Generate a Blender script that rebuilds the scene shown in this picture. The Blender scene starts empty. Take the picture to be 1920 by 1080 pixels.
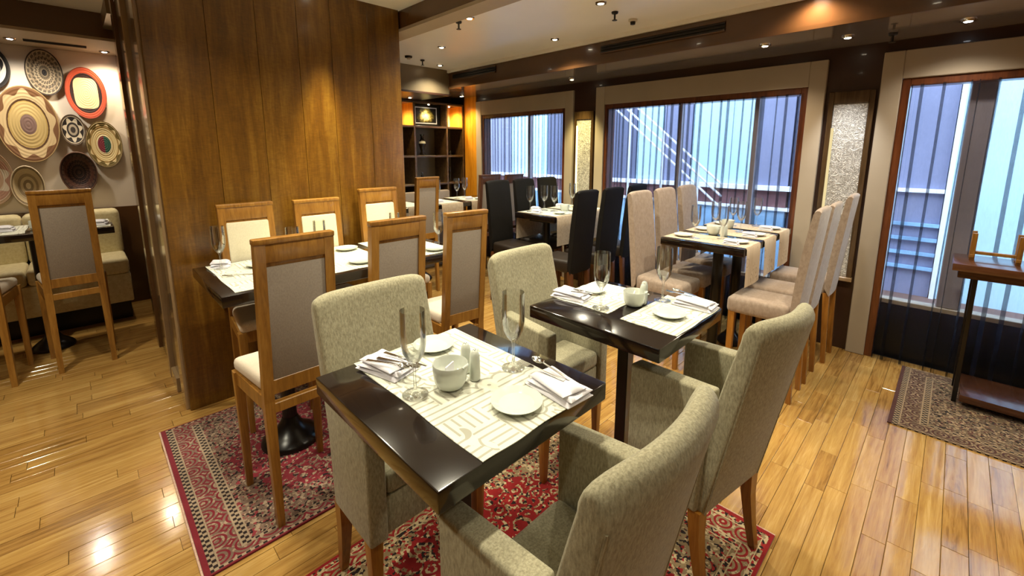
import bpy, bmesh, math, random
from mathutils import Vector, Matrix, Euler

RND = random.Random(11)
PI = math.pi
SC = bpy.context.scene
C = SC.collection

# ---------------------------------------------------------------- camera
cam_d = bpy.data.cameras.new('camera')
cam = bpy.data.objects.new('camera', cam_d)
C.objects.link(cam)
cam.location = (0.0, 0.0, 1.40)
cam.rotation_euler = Euler((math.radians(90 - 9.576), 0, math.radians(45.36 - 90)), 'XYZ')
cam_d.sensor_fit = 'HORIZONTAL'
cam_d.sensor_width = 36.0
cam_d.lens = 818.0 / 1920.0 * 36.0
cam_d.shift_y = -120.0 / 1920.0
cam_d.clip_start = 0.02
cam_d.clip_end = 200
SC.camera = cam

# ---------------------------------------------------------------- world
W = bpy.data.worlds.new('world')
SC.world = W
W.use_nodes = True
bg = W.node_tree.nodes['Background']
bg.inputs['Color'].default_value = (0.70, 0.82, 1.0, 1)
bg.inputs['Strength'].default_value = 8.0

SC.view_settings.view_transform = 'Standard'
SC.view_settings.look = 'None'
SC.view_settings.gamma = 1.0
SC.view_settings.use_curve_mapping = False
SC.view_settings.exposure = 0.0
SC.cycles.max_bounces = 10
SC.cycles.transparent_max_bounces = 24
SC.cycles.sample_clamp_indirect = 6.0

WARM = (1.0, 0.92, 0.70)
LAMP_W = 76.0

# ================================================================ helpers
def lin(h):
    h = h.lstrip('#')
    o = []
    for i in (0, 2, 4):
        v = int(h[i:i + 2], 16) / 255
        o.append(v / 12.92 if v <= 0.04045 else ((v + 0.055) / 1.055) ** 2.4)
    return (o[0], o[1], o[2], 1.0)


class NT:
    def __init__(s, name):
        s.m = bpy.data.materials.new(name)
        s.m.use_nodes = True
        s.t = s.m.node_tree
        s.t.nodes.clear()
        s.out = s.t.nodes.new('ShaderNodeOutputMaterial')

    def put(s, node, key, v):
        sk = node.inputs[key]
        if isinstance(v, bpy.types.NodeSocket):
            s.t.links.new(v, sk)
        elif v is not None:
            sk.default_value = v

    def n(s, typ, props=None, **inp):
        nd = s.t.nodes.new(typ)
        for k, v in (props or {}).items():
            setattr(nd, k, v)
        for k, v in inp.items():
            s.put(nd, k.replace('_', ' '), v)
        return nd

    def math(s, op, a, b=None, c=None, clamp=False):
        nd = s.t.nodes.new('ShaderNodeMath')
        nd.operation = op
        nd.use_clamp = clamp
        s.put(nd, 0, a)
        if b is not None: s.put(nd, 1, b)
        if c is not None: s.put(nd, 2, c)
        return nd.outputs[0]

    def vmath(s, op, a, b=None, scale=None):
        nd = s.t.nodes.new('ShaderNodeVectorMath')
        nd.operation = op
        s.put(nd, 0, a)
        if b is not None: s.put(nd, 1, b)
        if scale is not None: s.put(nd, 'Scale', scale)
        return nd.outputs['Value'] if op in ('LENGTH', 'DISTANCE', 'DOT_PRODUCT') else nd.outputs[0]

    def mix(s, f, a, b, mode='MIX'):
        nd = s.t.nodes.new('ShaderNodeMix')
        nd.data_type = 'RGBA'
        nd.blend_type = mode
        s.put(nd, 0, f); s.put(nd, 6, a); s.put(nd, 7, b)
        return nd.outputs[2]

    def ramp(s, f, stops, interp='LINEAR'):
        nd = s.t.nodes.new('ShaderNodeValToRGB')
        nd.color_ramp.interpolation = interp
        e = nd.color_ramp.elements
        while len(e) < len(stops): e.new(0.5)
        for i, (p, col) in enumerate(stops):
            e[i].position = p
            e[i].color = lin(col) if isinstance(col, str) else col
        s.put(nd, 0, f)
        return nd.outputs[0]

    def obj(s):
        return s.t.nodes.new('ShaderNodeTexCoord').outputs['Object']

    def pos(s):
        return s.t.nodes.new('ShaderNodeNewGeometry').outputs['Position']

    def xyz(s, v):
        nd = s.n('ShaderNodeSeparateXYZ', Vector=v)
        return nd.outputs[0], nd.outputs[1], nd.outputs[2]

    def comb(s, x, y, z):
        nd = s.t.nodes.new('ShaderNodeCombineXYZ')
        s.put(nd, 0, x); s.put(nd, 1, y); s.put(nd, 2, z)
        return nd.outputs[0]

    def mapping(s, v, scale=(1, 1, 1), loc=(0, 0, 0), rot=(0, 0, 0)):
        return s.n('ShaderNodeMapping', Vector=v, Scale=scale, Location=loc, Rotation=rot).outputs[0]

    def noise(s, v, scale, detail=3.0, rough=0.55, dist=0.0):
        return s.n('ShaderNodeTexNoise', Vector=v, Scale=scale, Detail=detail, Roughness=rough, Distortion=dist).outputs[0]

    def voro(s, v, scale, feature='F1', out='Distance', rnd=1.0):
        return s.n('ShaderNodeTexVoronoi', {'feature': feature}, Vector=v, Scale=scale, Randomness=rnd).outputs[out]

    def bump(s, h, strength=0.3, dist=0.01):
        return s.n('ShaderNodeBump', Height=h, Strength=strength, Distance=dist).outputs[0]

    def pbr(s, color, rough=0.5, metal=0.0, spec=0.5, normal=None, coat=0.0, coat_rough=0.05, sheen=0.0, trans=0.0, ior=1.5, alpha=None):
        p = s.t.nodes.new('ShaderNodeBsdfPrincipled')
        s.put(p, 'Base Color', color)
        s.put(p, 'Roughness', rough)
        s.put(p, 'Metallic', metal)
        s.put(p, 'Specular IOR Level', spec)
        s.put(p, 'IOR', ior)
        if normal is not None: s.put(p, 'Normal', normal)
        if coat: s.put(p, 'Coat Weight', coat); s.put(p, 'Coat Roughness', coat_rough)
        if sheen: s.put(p, 'Sheen Weight', sheen)
        if trans: s.put(p, 'Transmission Weight', trans)
        if alpha is not None: s.put(p, 'Alpha', alpha)
        s.t.links.new(p.outputs[0], s.out.inputs[0])
        return s.m


MATS = {}


def plain(name, col, rough=0.5, metal=0.0, var=0.08, scale=8.0, coat=0.0, spec=0.5, bump=0.0):
    """a surface colour with gentle procedural mottling"""
    t = NT(name)
    v = t.obj()
    nz = t.noise(v, scale, 4.0)
    c = lin(col) if isinstance(col, str) else col
    lo = tuple(x * (1 - var) for x in c[:3]) + (1,)
    hi = tuple(min(1, x * (1 + var)) for x in c[:3]) + (1,)
    colr = t.ramp(nz, [(0.3, lo), (0.7, hi)])
    nm = t.bump(t.noise(v, scale * 12, 2.0), bump, 0.004) if bump else None
    MATS[name] = t.pbr(colr, rough, metal, spec, nm, coat)
    return MATS[name]


def wood(name, dark, mid, light, axis='Z', scale=1.0, rough=0.35, coat=0.25, coat_rough=0.12, stretch=14.0, world=False, figure=0.0):
    t = NT(name)
    v = t.pos() if world else t.obj()
    info = t.n('ShaderNodeObjectInfo')
    off = t.math('MULTIPLY', info.outputs['Random'], 37.0)
    v = t.vmath('ADD', v, t.comb(off, off, off))
    s = {'X': (1, stretch, stretch), 'Y': (stretch, 1, stretch), 'Z': (stretch, stretch, 1)}[axis]
    vm = t.mapping(v, s)
    a = t.noise(vm, 1.6 * scale, 5.0, 0.6, 0.6)
    b = t.noise(vm, 9.0 * scale, 3.0, 0.6, 0.2)
    f = t.math('ADD', t.math('MULTIPLY', a, 0.7), t.math('MULTIPLY', b, 0.3))
    if figure:
        rip = t.noise(t.mapping(v, (3, 3, 9), rot=(0, 0.5, 0.3)), 6.0 * scale, 2.0, 0.5, 2.0)
        f = t.math('ADD', t.math('MULTIPLY', f, 1 - figure), t.math('MULTIPLY', rip, figure))
    tone = t.math('ADD', f, t.math('MULTIPLY', t.math('SUBTRACT', info.outputs['Random'], 0.5), 0.12))
    col = t.ramp(tone, [(0.28, dark), (0.5, mid), (0.72, light)])
    nm = t.bump(b, 0.06, 0.004)
    MATS[name] = t.pbr(col, rough, 0, 0.5, nm, coat, coat_rough)
    return MATS[name]


def fabric(name, lo, hi, scale=60.0, streak=(1, 1, 0.25), rough=0.9, bump=0.35, sheen=0.15):
    t = NT(name)
    v = t.obj()
    vm = t.mapping(v, streak)
    a = t.noise(vm, scale, 4.0, 0.7)
    b = t.noise(v, 3.0, 2.0)
    f = t.math('ADD', t.math('MULTIPLY', a, 0.85), t.math('MULTIPLY', b, 0.15))
    col = t.ramp(f, [(0.36, lo), (0.64, hi)])
    MATS[name] = t.pbr(col, rough, 0, 0.3, t.bump(a, bump, 0.002), 0, 0, sheen)
    return MATS[name]


# ---- mesh helpers
def newbm():
    return bmesh.new()


def box(bm, x0, x1, y0, y1, z0, z1, bev=0.0, seg=2):
    r = bmesh.ops.create_cube(bm, size=1.0)
    vs = r['verts']
    for v in vs:
        v.co = Vector((x0 if v.co.x < 0 else x1, y0 if v.co.y < 0 else y1, z0 if v.co.z < 0 else z1))
    if bev:
        es = {e for v in vs for e in v.link_edges}
        bmesh.ops.bevel(bm, geom=list(es), offset=bev, segments=seg, profile=0.5, affect='EDGES')
    return bm


def hexa(bm, bot, top, bev=0.0, seg=2):
    """bot/top: four corners each, same order"""
    vb = [bm.verts.new(p) for p in bot]
    vt = [bm.verts.new(p) for p in top]
    fs = [bm.faces.new(vb[::-1]), bm.faces.new(vt)]
    for i in range(4):
        j = (i + 1) % 4
        fs.append(bm.faces.new((vb[i], vb[j], vt[j], vt[i])))
    bmesh.ops.recalc_face_normals(bm, faces=fs)
    if bev:
        es = {e for f in fs for e in f.edges}
        bmesh.ops.bevel(bm, geom=list(es), offset=bev, segments=seg, profile=0.5, affect='EDGES')
    return bm


def post(bm, p0, w0, p1, w1, d0=None, d1=None, bev=0.0):
    """square tapered post from p0 (foot) to p1"""
    d0 = w0 if d0 is None else d0
    d1 = w1 if d1 is None else d1
    q = lambda p, w, d: [(p[0] - w / 2, p[1] - d / 2, p[2]), (p[0] + w / 2, p[1] - d / 2, p[2]), (p[0] + w / 2, p[1] + d / 2, p[2]), (p[0] - w / 2, p[1] + d / 2, p[2])]
    return hexa(bm, q(p0, w0, d0), q(p1, w1, d1), bev)


def lathe(bm, prof, n=24, c=(0, 0, 0), sx=1.0, sy=1.0, axis='Z'):
    """revolve (r, h) pairs; r = 0 closes to a point"""
    rings = []
    for r, h in prof:
        if r < 1e-6:
            pts = [(0, 0, h)]
        else:
            pts = [(r * math.cos(2 * PI * i / n) * sx, r * math.sin(2 * PI * i / n) * sy, h) for i in range(n)]
        ring = []
        for x, y, z in pts:
            if axis == 'Y': x, y, z = x, -z, y     # plate hanging on a wall, faces -Y
            ring.append(bm.verts.new((x + c[0], y + c[1], z + c[2])))
        rings.append(ring)
    fs = []
    for a, b in zip(rings, rings[1:]):
        if len(a) == 1 and len(b) == 1: continue
        for i in range(n):
            j = (i + 1) % n
            if len(a) == 1: fs.append(bm.faces.new((a[0], b[j], b[i])))
            elif len(b) == 1: fs.append(bm.faces.new((a[i], a[j], b[0])))
            else: fs.append(bm.faces.new((a[i], a[j], b[j], b[i])))
    bmesh.ops.recalc_face_normals(bm, faces=fs)
    return bm


def tube(bm, pts, r, n=8):
    pts = [Vector(p) for p in pts]
    rad = r if isinstance(r, (list, tuple)) else [r] * len(pts)
    rings = []
    for k, p in enumerate(pts):
        d = (pts[min(k + 1, len(pts) - 1)] - pts[max(k - 1, 0)]).normalized()
        u = d.cross(Vector((0, 0, 1)))
        if u.length < 1e-4: u = Vector((1, 0, 0))
        u.normalize()
        w = d.cross(u)
        rings.append([bm.verts.new(p + (u * math.cos(2 * PI * i / n) + w * math.sin(2 * PI * i / n)) * rad[k]) for i in range(n)])
    fs = []
    for a, b in zip(rings, rings[1:]):
        for i in range(n):
            j = (i + 1) % n
            fs.append(bm.faces.new((a[i], a[j], b[j], b[i])))
    fs.append(bm.faces.new(rings[0][::-1])); fs.append(bm.faces.new(rings[-1]))
    bmesh.ops.recalc_face_normals(bm, faces=fs)
    return bm


def grid(bm, nu, nv, fn, thick=0.0):
    """closed or open sheet from fn(u, v) -> (x, y, z); thick extrudes downwards along -z"""
    V = [[bm.verts.new(fn(i / nu, j / nv)) for j in range(nv + 1)] for i in range(nu + 1)]
    fs = []
    for i in range(nu):
        for j in range(nv):
            fs.append(bm.faces.new((V[i][j], V[i + 1][j], V[i + 1][j + 1], V[i][j + 1])))
    if thick:
        Lo = [[bm.verts.new(V[i][j].co - Vector((0, 0, thick))) for j in range(nv + 1)] for i in range(nu + 1)]
        for i in range(nu):
            for j in range(nv):
                fs.append(bm.faces.new((Lo[i][j + 1], Lo[i + 1][j + 1], Lo[i + 1][j], Lo[i][j])))
        for i in range(nu):
            fs.append(bm.faces.new((V[i + 1][0], V[i][0], Lo[i][0], Lo[i + 1][0])))
            fs.append(bm.faces.new((V[i][nv], V[i + 1][nv], Lo[i + 1][nv], Lo[i][nv])))
        for j in range(nv):
            fs.append(bm.faces.new((V[0][j], V[0][j + 1], Lo[0][j + 1], Lo[0][j])))
            fs.append(bm.faces.new((V[nu][j + 1], V[nu][j], Lo[nu][j], Lo[nu][j + 1])))
        bmesh.ops.recalc_face_normals(bm, faces=fs)
    return bm


def obj(name, bm, mat, parent=None, loc=None, smooth=35.0, label=None):
    me = bpy.data.meshes.new(name)
    bm.to_mesh(me)
    bm.free()
    if smooth:
        me.polygons.foreach_set('use_smooth', [True] * len(me.polygons))
        me.set_sharp_from_angle(angle=math.radians(smooth))
    me.materials.append(MATS[mat] if isinstance(mat, str) else mat)
    o = bpy.data.objects.new(name, me)
    C.objects.link(o)
    if parent: o.parent = parent
    if loc: o.location = loc
    if label: o['label'] = label
    return o


def tag(o, label=None, cat=None, group=None, kind=None):
    if label: o['label'] = label
    if cat: o['category'] = cat
    if group: o['group'] = group
    if kind: o['kind'] = kind
    return o


def thing(name, label, cat, loc=(0, 0, 0), rotz=0.0, group=None):
    o = bpy.data.objects.new(name, None)
    C.objects.link(o)
    o.empty_display_size = 0.05
    o.location = loc
    o.rotation_euler = (0, 0, rotz)
    return tag(o, label, cat, group)


def struct(name, bm, mat, parent=None, smooth=0.0, label=None):
    o = obj(name, bm, mat, parent, None, smooth, label)
    if parent is None: o['kind'] = 'structure'
    return o


def sgroup(name):
    o = bpy.data.objects.new(name, None)
    C.objects.link(o)
    o.empty_display_size = 0.05
    o['kind'] = 'structure'
    return o


def kids(o):
    return [c for c in bpy.data.objects if c.parent is o]


def dup(root, loc, rotz=0.0, label=None, group=None, scale=None):
    def cp(o, par):
        c = o.copy()
        C.objects.link(c)
        c.parent = par
        for k in KID[o.name]:
            cp(k, c)
        return c
    KID = {}
    def scan(o):
        KID[o.name] = list(o.children)
        for k in o.children: scan(k)
    scan(root)
    r = cp(root, None)
    r.location = loc
    r.rotation_euler = (0, 0, rotz)
    if scale: r.scale = scale
    if label: r['label'] = label
    if group: r['group'] = group
    return r


def bbox_of(*a):
    return box(newbm(), *a)


# ================================================================ materials
def make_floor():
    t = NT('floor_oak')
    p = t.pos()
    info = t.n('ShaderNodeObjectInfo').outputs['Random']
    isl = t.t.nodes.new('ShaderNodeNewGeometry').outputs['Random Per Island']
    r = t.math('FRACT', t.math('ADD', t.math('MULTIPLY', info, 7.31), t.math('MULTIPLY', isl, 3.7)))
    v = t.vmath('ADD', p, t.comb(t.math('MULTIPLY', r, 19.0), t.math('MULTIPLY', r, 7.0), 0.0))
    g = t.noise(t.mapping(v, (1.3, 16, 16)), 2.6, 5.0, 0.62, 1.2)
    h = t.noise(t.mapping(v, (4, 90, 90)), 3.0, 2.0, 0.6)
    k = t.noise(t.mapping(v, (1.1, 34, 34)), 1.7, 2.0, 0.5, 0.3)
    f = t.math('ADD', t.math('ADD', t.math('MULTIPLY', g, 0.5), t.math('MULTIPLY', h, 0.18)), t.math('MULTIPLY', k, 0.32))
    f = t.math('ADD', t.math('MULTIPLY', t.math('SUBTRACT', f, 0.5), 1.35), 0.5)
    f = t.math('ADD', f, t.math('MULTIPLY', t.math('SUBTRACT', r, 0.5), 0.20))
    col = t.ramp(f, [(0.22, '#6e4c22'), (0.42, '#9c743c'), (0.6, '#b08a4c'), (0.82, '#c6a468')])
    rr = t.math('ADD', 0.07, t.math('MULTIPLY', t.noise(v, 5.0), 0.12))
    MATS['floor_oak'] = t.pbr(col, rr, 0, 0.55, t.bump(f, 0.08, 0.003), 0.3, 0.06)


make_floor()
plain('subfloor', '#1d1206', 0.8)
plain('ceiling_white', '#f1efea', 0.35, var=0.03, scale=2)
plain('plaster_cream', '#ddd0bd', 0.75, var=0.04, scale=3, bump=0.08)
plain('plaster_room', '#8d6a48', 0.6, var=0.06, scale=3)
plain('surround_taupe', '#a89a85', 0.55, var=0.04, scale=3)
plain('lacquer_brown', '#55381f', 0.20, var=0.15, scale=2, coat=0.5)
plain('wall_brown', '#352016', 0.35, var=0.15, scale=3, coat=0.2)
plain('soffit_gloss', '#857a72', 0.16, var=0.35, scale=1.8, coat=1.0)  # strong mottling puts wavy window reflections into the colour
plain('bulkhead_metal', '#7d6d54', 0.35, metal=0.35, var=0.12, scale=3)
plain('black_lacquer', '#150e0b', 0.16, var=0.15, scale=4, coat=0.6)
plain('black_iron', '#0b0a0a', 0.28, var=0.2, scale=6)
plain('vent_black', '#070605', 0.6)
plain('porcelain', '#ccd1c7', 0.12, var=0.02, scale=4, coat=0.5)
plain('napkin_cloth', '#dcdae2', 0.85, var=0.03, scale=30, bump=0.1)
plain('steel', '#b9b7b2', 0.16, metal=1.0, var=0.05)
plain('chrome', '#d5d2cb', 0.1, metal=1.0, var=0.03)
plain('dark_leather', '#0f0c09', 0.7, var=0.2, scale=14, bump=0.1, spec=0.2)
plain('dark_leather_seat', '#231a12', 0.55, var=0.2, scale=14, bump=0.1, spec=0.3)
plain('sprinkler_black', '#1b1611', 0.4)
plain('detector_white', '#c9bfae', 0.4)
wood('partition_wood', '#402609', '#6c4813', '#8d6926', 'Z', 1.0, 0.30, 0.35, 0.15, 11.0, figure=0.18)
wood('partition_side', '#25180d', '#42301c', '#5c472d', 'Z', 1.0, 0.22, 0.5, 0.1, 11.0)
plain('jamb_gloss', '#937a5a', 0.16, var=0.2, scale=2, coat=0.6)
wood('chair_wood', '#6c4415', '#8f6225', '#a87a36', 'Z', 2.0, 0.36, 0.25, 0.15, 12.0)
wood('chair_wood_dark', '#3d2210', '#553218', '#6d4526', 'Z', 2.0, 0.36, 0.25, 0.15, 12.0)
wood('leg_oak', '#6f4313', '#94601f', '#ad7a35', 'Z', 2.0, 0.36, 0.2, 0.15, 12.0)
wood('amber_wood', '#a8650f', '#c9861f', '#dc9f38', 'Z', 1.5, 0.32, 0.2, 0.15, 10.0)
wood('shelf_wood', '#33230f', '#4f3a22', '#6e5535', 'X', 1.5, 0.34, 0.2, 0.15, 10.0)
wood('frame_wood', '#3f1d0b', '#5f3014', '#7a431f', 'Z', 1.5, 0.34, 0.3, 0.15, 10.0)
wood('console_wood', '#2a160b', '#4a2a17', '#664028', 'Y', 1.5, 0.25, 0.4, 0.12, 10.0)
fabric('back_grey', '#85796d', '#93877a', 220, (1, 1, 0.6), 0.9, 0.2)
fabric('seat_cream', '#c8baa7', '#d4c8b6', 220, (1, 1, 1), 0.9, 0.2)
fabric('front_cream', '#cac1a6', '#d6cdb3', 220, (1, 1, 0.6), 0.9, 0.2)
fabric('linen_olive', '#807a62', '#aba58a', 210, (1.0, 1.0, 0.30), 0.9, 0.35)
fabric('tan_suede', '#8c7a6b', '#a29182', 60, (1, 1, 0.6), 0.9, 0.2, 0.3)
fabric('bench_cream', '#cdbd8c', '#e2d6ab', 50, (1, 1, 1), 0.7, 0.15)
fabric('runner_taupe', '#a3907a', '#bca98f', 70, (1, 1, 0.6), 0.9, 0.2)
fabric('fringe_cotton', '#b98f7c', '#d9bca8', 120, (1, 1, 1), 0.95, 0.4)


def placemat_mat(name, base, ink, cell, lines, strength):
    t = NT(name)
    x, y, z = t.xyz(t.obj())
    cx = t.math('FLOOR', t.math('DIVIDE', x, cell))
    cy = t.math('FLOOR', t.math('DIVIDE', y, cell))
    wn = t.n('ShaderNodeTexWhiteNoise', {'noise_dimensions': '2D'}, Vector=t.comb(cx, cy, 0.0)).outputs[0]
    sel = t.math('GREATER_THAN', wn, 0.5)
    k = lines * 2 * PI / cell
    sx = t.math('SINE', t.math('MULTIPLY', x, k))
    sy = t.math('SINE', t.math('MULTIPLY', y, k))
    s = t.math('ADD', t.math('MULTIPLY', sx, sel), t.math('MULTIPLY', sy, t.math('SUBTRACT', 1.0, sel)))
    curl = t.voro(t.obj(), 1.0 / cell * 0.8, 'F1')
    ring = t.math('SINE', t.math('MULTIPLY', curl, 26.0))
    wn2 = t.math('GREATER_THAN', t.noise(t.obj(), 9.0, 1.0), 0.56)
    s = t.math('ADD', t.math('MULTIPLY', ring, wn2), t.math('MULTIPLY', s, t.math('SUBTRACT', 1.0, wn2)))
    f = t.math('MULTIPLY', t.math('GREATER_THAN', s, 0.62), strength)
    col = t.mix(f, lin(base), lin(ink))
    MATS[name] = t.pbr(col, 0.75, 0, 0.3, t.bump(s, 0.15, 0.001))


placemat_mat('placemat_white', '#d2d3c4', '#8a8778', 0.060, 3.0, 0.70)
placemat_mat('runner_pattern', '#c9b8a0', '#a08c72', 0.07, 3.0, 0.6)


def rug_mat(name, hx, hy, ky, red, red2, cream, dark, grey, medallion=True, seed=0.0, dots=True):
    t = NT(name)
    o = t.obj()
    x, y, z = t.xyz(o)
    dx = t.math('SUBTRACT', hx, t.math('ABSOLUTE', x))
    dy = t.math('MULTIPLY', t.math('SUBTRACT', hy, t.math('ABSOLUTE', y)), ky)
    d = t.math('MINIMUM', dx, dy)
    v = t.vmath('ADD', o, (seed, seed * 1.7, 0))
    wob = t.noise(v, 60.0, 2.0)
    # small stitched pattern
    small = t.voro(v, 105.0, 'F1', 'Color')
    sg = t.xyz(small)[0]
    tiny = t.ramp(sg, [(0.0, dark), (0.28, red2), (0.48, cream), (0.78, grey)], 'CONSTANT')
    flor = t.math('SINE', t.math('ADD', t.math('MULTIPLY', t.voro(v, 17.0, 'F1', rnd=0.9), 17.0), t.math('MULTIPLY', t.noise(v, 40.0, 2.0), 8.0)))
    ros = t.mix(t.math('GREATER_THAN', flor, 0.1), lin(red), tiny)
    # border rosettes: rings round points on a regular lattice
    ros_d = t.voro(v, 12.5, 'F1', rnd=0.12)
    ring = t.math('GREATER_THAN', t.math('SINE', t.math('MULTIPLY', ros_d, 30.0)), -0.1)
    band = t.mix(ring, lin(red), t.mix(t.math('GREATER_THAN', wob, 0.56), lin(grey), lin(cream)))
    chk = t.n('ShaderNodeTexChecker', Vector=v, Scale=74.0, Color1=lin(dark), Color2=lin(cream)).outputs[0]
    if not dots: chk = tiny
    # field
    fieldg = t.mix(t.math('GREATER_THAN', flor, 0.55), tiny, lin(grey))
    if medallion:
        rr = t.math('ADD', t.math('POWER', t.math('DIVIDE', t.math('ABSOLUTE', x), hx * 0.74), 1.8),
                    t.math('POWER', t.math('DIVIDE', t.math('ABSOLUTE', y), hy * 0.80), 1.8))
        rr = t.math('ADD', rr, t.math('MULTIPLY', t.math('SUBTRACT', t.noise(v, 14.0, 1.0), 0.5), 0.5))
        inner = t.math('LESS_THAN', rr, 1.0)
        field = t.mix(inner, fieldg, ros)
    else:
        field = fieldg
    def step(a):
        return t.math('GREATER_THAN', d, a)
    col = lin(red)
    for lim, cc in ((0.018, chk), (0.042, lin(cream)), (0.047, band), (0.118, lin(cream)), (0.124, chk), (0.148, lin(cream)), (0.153, field)):
        col = t.mix(step(lim), col, cc)
    fade = t.noise(v, 4.0, 2.0)
    col = t.mix(t.math('MULTIPLY', fade, 0.35), col, lin(dark))
    pile = t.noise(v, 380.0, 2.0)
    MATS[name] = t.pbr(col, 0.95, 0, 0.15, t.bump(pile, 0.5, 0.003), 0, 0, 0.2)


rug_mat('rug_crimson', 0.69, 0.535, 2.4, '#7c1c2a', '#8f333b', '#a8937a', '#241615', '#7d6556', True, 0.0)
rug_mat('rug_scarlet', 0.78, 0.525, 1.6, '#8c1114', '#9a1c1a', '#c4b088', '#1f1412', '#8f7a58', True, 5.3, False)
rug_mat('rug_brown', 0.46, 0.65, 1.0, '#4a241d', '#5a3026', '#9d8566', '#1d130d', '#6d5a43', False, 9.1)


def glass_mat():
    t = NT('clear_glass')
    gl = t.n('ShaderNodeBsdfGlossy', Color=(1, 1, 1, 1), Roughness=0.015)
    m1 = t.n('ShaderNodeBsdfTransparent', Color=(0.985, 0.99, 0.985, 1))
    mx = t.n('ShaderNodeMixShader')
    fr = t.n('ShaderNodeFresnel', IOR=1.5).outputs[0]
    t.put(mx, 0, t.math('MINIMUM', t.math('MULTIPLY', fr, 1.1), 0.8))
    t.t.links.new(m1.outputs[0], mx.inputs[1]); t.t.links.new(gl.outputs[0], mx.inputs[2])
    t.t.links.new(mx.outputs[0], t.out.inputs[0])
    MATS['clear_glass'] = t.m
    t = NT('window_glass')
    g = t.n('ShaderNodeBsdfGlossy', Color=(0.9, 0.95, 1, 1), Roughness=0.02)
    tr = t.n('ShaderNodeBsdfTransparent', Color=(0.93, 0.97, 1, 1))
    mx = t.n('ShaderNodeMixShader', Fac=0.06)
    t.t.links.new(tr.outputs[0], mx.inputs[1]); t.t.links.new(g.outputs[0], mx.inputs[2])
    t.t.links.new(mx.outputs[0], t.out.inputs[0])
    MATS['window_glass'] = t.m
    for nm, fac, dcol in (('sheer_black', 0.72, (0.02, 0.02, 0.025, 1)),):
        t = NT(nm)
        d = t.n('ShaderNodeBsdfDiffuse', Color=dcol)
        tl = t.n('ShaderNodeBsdfTranslucent', Color=(0.05, 0.055, 0.07, 1))
        tr = t.n('ShaderNodeBsdfTransparent', Color=(1, 1, 1, 1))
        ad = t.n('ShaderNodeMixShader', Fac=0.5)
        t.t.links.new(d.outputs[0], ad.inputs[1]); t.t.links.new(tl.outputs[0], ad.inputs[2])
        mx = t.n('ShaderNodeMixShader')
        weave = t.noise(t.mapping(t.obj(), (1, 60, 6)), 6.0, 2.0)
        t.put(mx, 0, t.math('ADD', fac - 0.08, t.math('MULTIPLY', weave, 0.16)))
        t.t.links.new(ad.outputs[0], mx.inputs[1]); t.t.links.new(tr.outputs[0], mx.inputs[2])
        t.t.links.new(mx.outputs[0], t.out.inputs[0])
        MATS[nm] = t.m


glass_mat()


def emit(name, col, strength):
    t = NT(name)
    e = t.n('ShaderNodeEmission', Color=col, Strength=strength)
    t.t.links.new(e.outputs[0], t.out.inputs[0])
    MATS[name] = t.m


emit('lamp_glow', (1.0, 0.86, 0.62, 1), 22.0)
emit('led_yellow', (1.0, 0.80, 0.34, 1), 4.0)
emit('led_soft', (1.0, 0.80, 0.40, 1), 0.9)
emit('lamp_glow_cool', (0.92, 0.95, 1.0, 1), 22.0)


def relief_mat():
    t = NT('silver_relief')
    v = t.obj()
    a = t.noise(v, 26.0, 3.0, 0.55, 2.6)
    rid = t.math('ABSOLUTE', t.math('SUBTRACT', a, 0.5))
    col = t.ramp(rid, [(0.0, '#7d786f'), (0.10, '#c4bfb5'), (0.3, '#dcd8d0')])
    MATS['silver_relief'] = t.pbr(col, 0.42, 0.1, 0.5, t.bump(rid, 0.8, 0.02))


relief_mat()

# ================================================================ the setting
XW = 3.745          # inner face of the window wall
# ---- floor: dark bed with oak planks laid along X
FX0, FX1, FY0, FY1 = -2.2, 3.80, -1.8, 5.32
floor = struct('floor', box(newbm(), FX0, FX1 + 0.1, FY0, FY1, -0.09, -0.012), 'subfloor')
PW, GAP = 0.070, 0.0012
planks = []
row = 0
y = FY0
while y < FY1 - 1e-6:
    y1 = min(y + PW, FY1)
    x = FX0 - RND.random() * 0.5
    while x < FX1:
        L = RND.choice((0.30, 0.38, 0.46, 0.56, 0.62))
        a, b = max(x, FX0), min(x + L, FX1)
        if b - a > 0.02:
            planks.append((a, b, y, y1))
        x += L
    y = y1
rugs_xy = ((0.14, 1.52, 1.58, 2.65), (0.10, 1.66, 0.31, 1.36), (2.85, 3.77, -1.2, 0.10))


def plank_rank(p):
    cx, cy = (p[0] + p[1]) / 2, (p[2] + p[3]) / 2
    for r in rugs_xy:
        if r[0] < cx < r[1] and r[2] < cy < r[3]: return 1e9
    if 0.283 < cx < 1.66 and cy > 2.78: return 1e9
    d = math.hypot(cx, cy)
    ang = abs(math.degrees(math.atan2(cy, cx)) - 45.36)
    if ang > 51 or d < 0.95: return 1e8 + d
    return d


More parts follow.
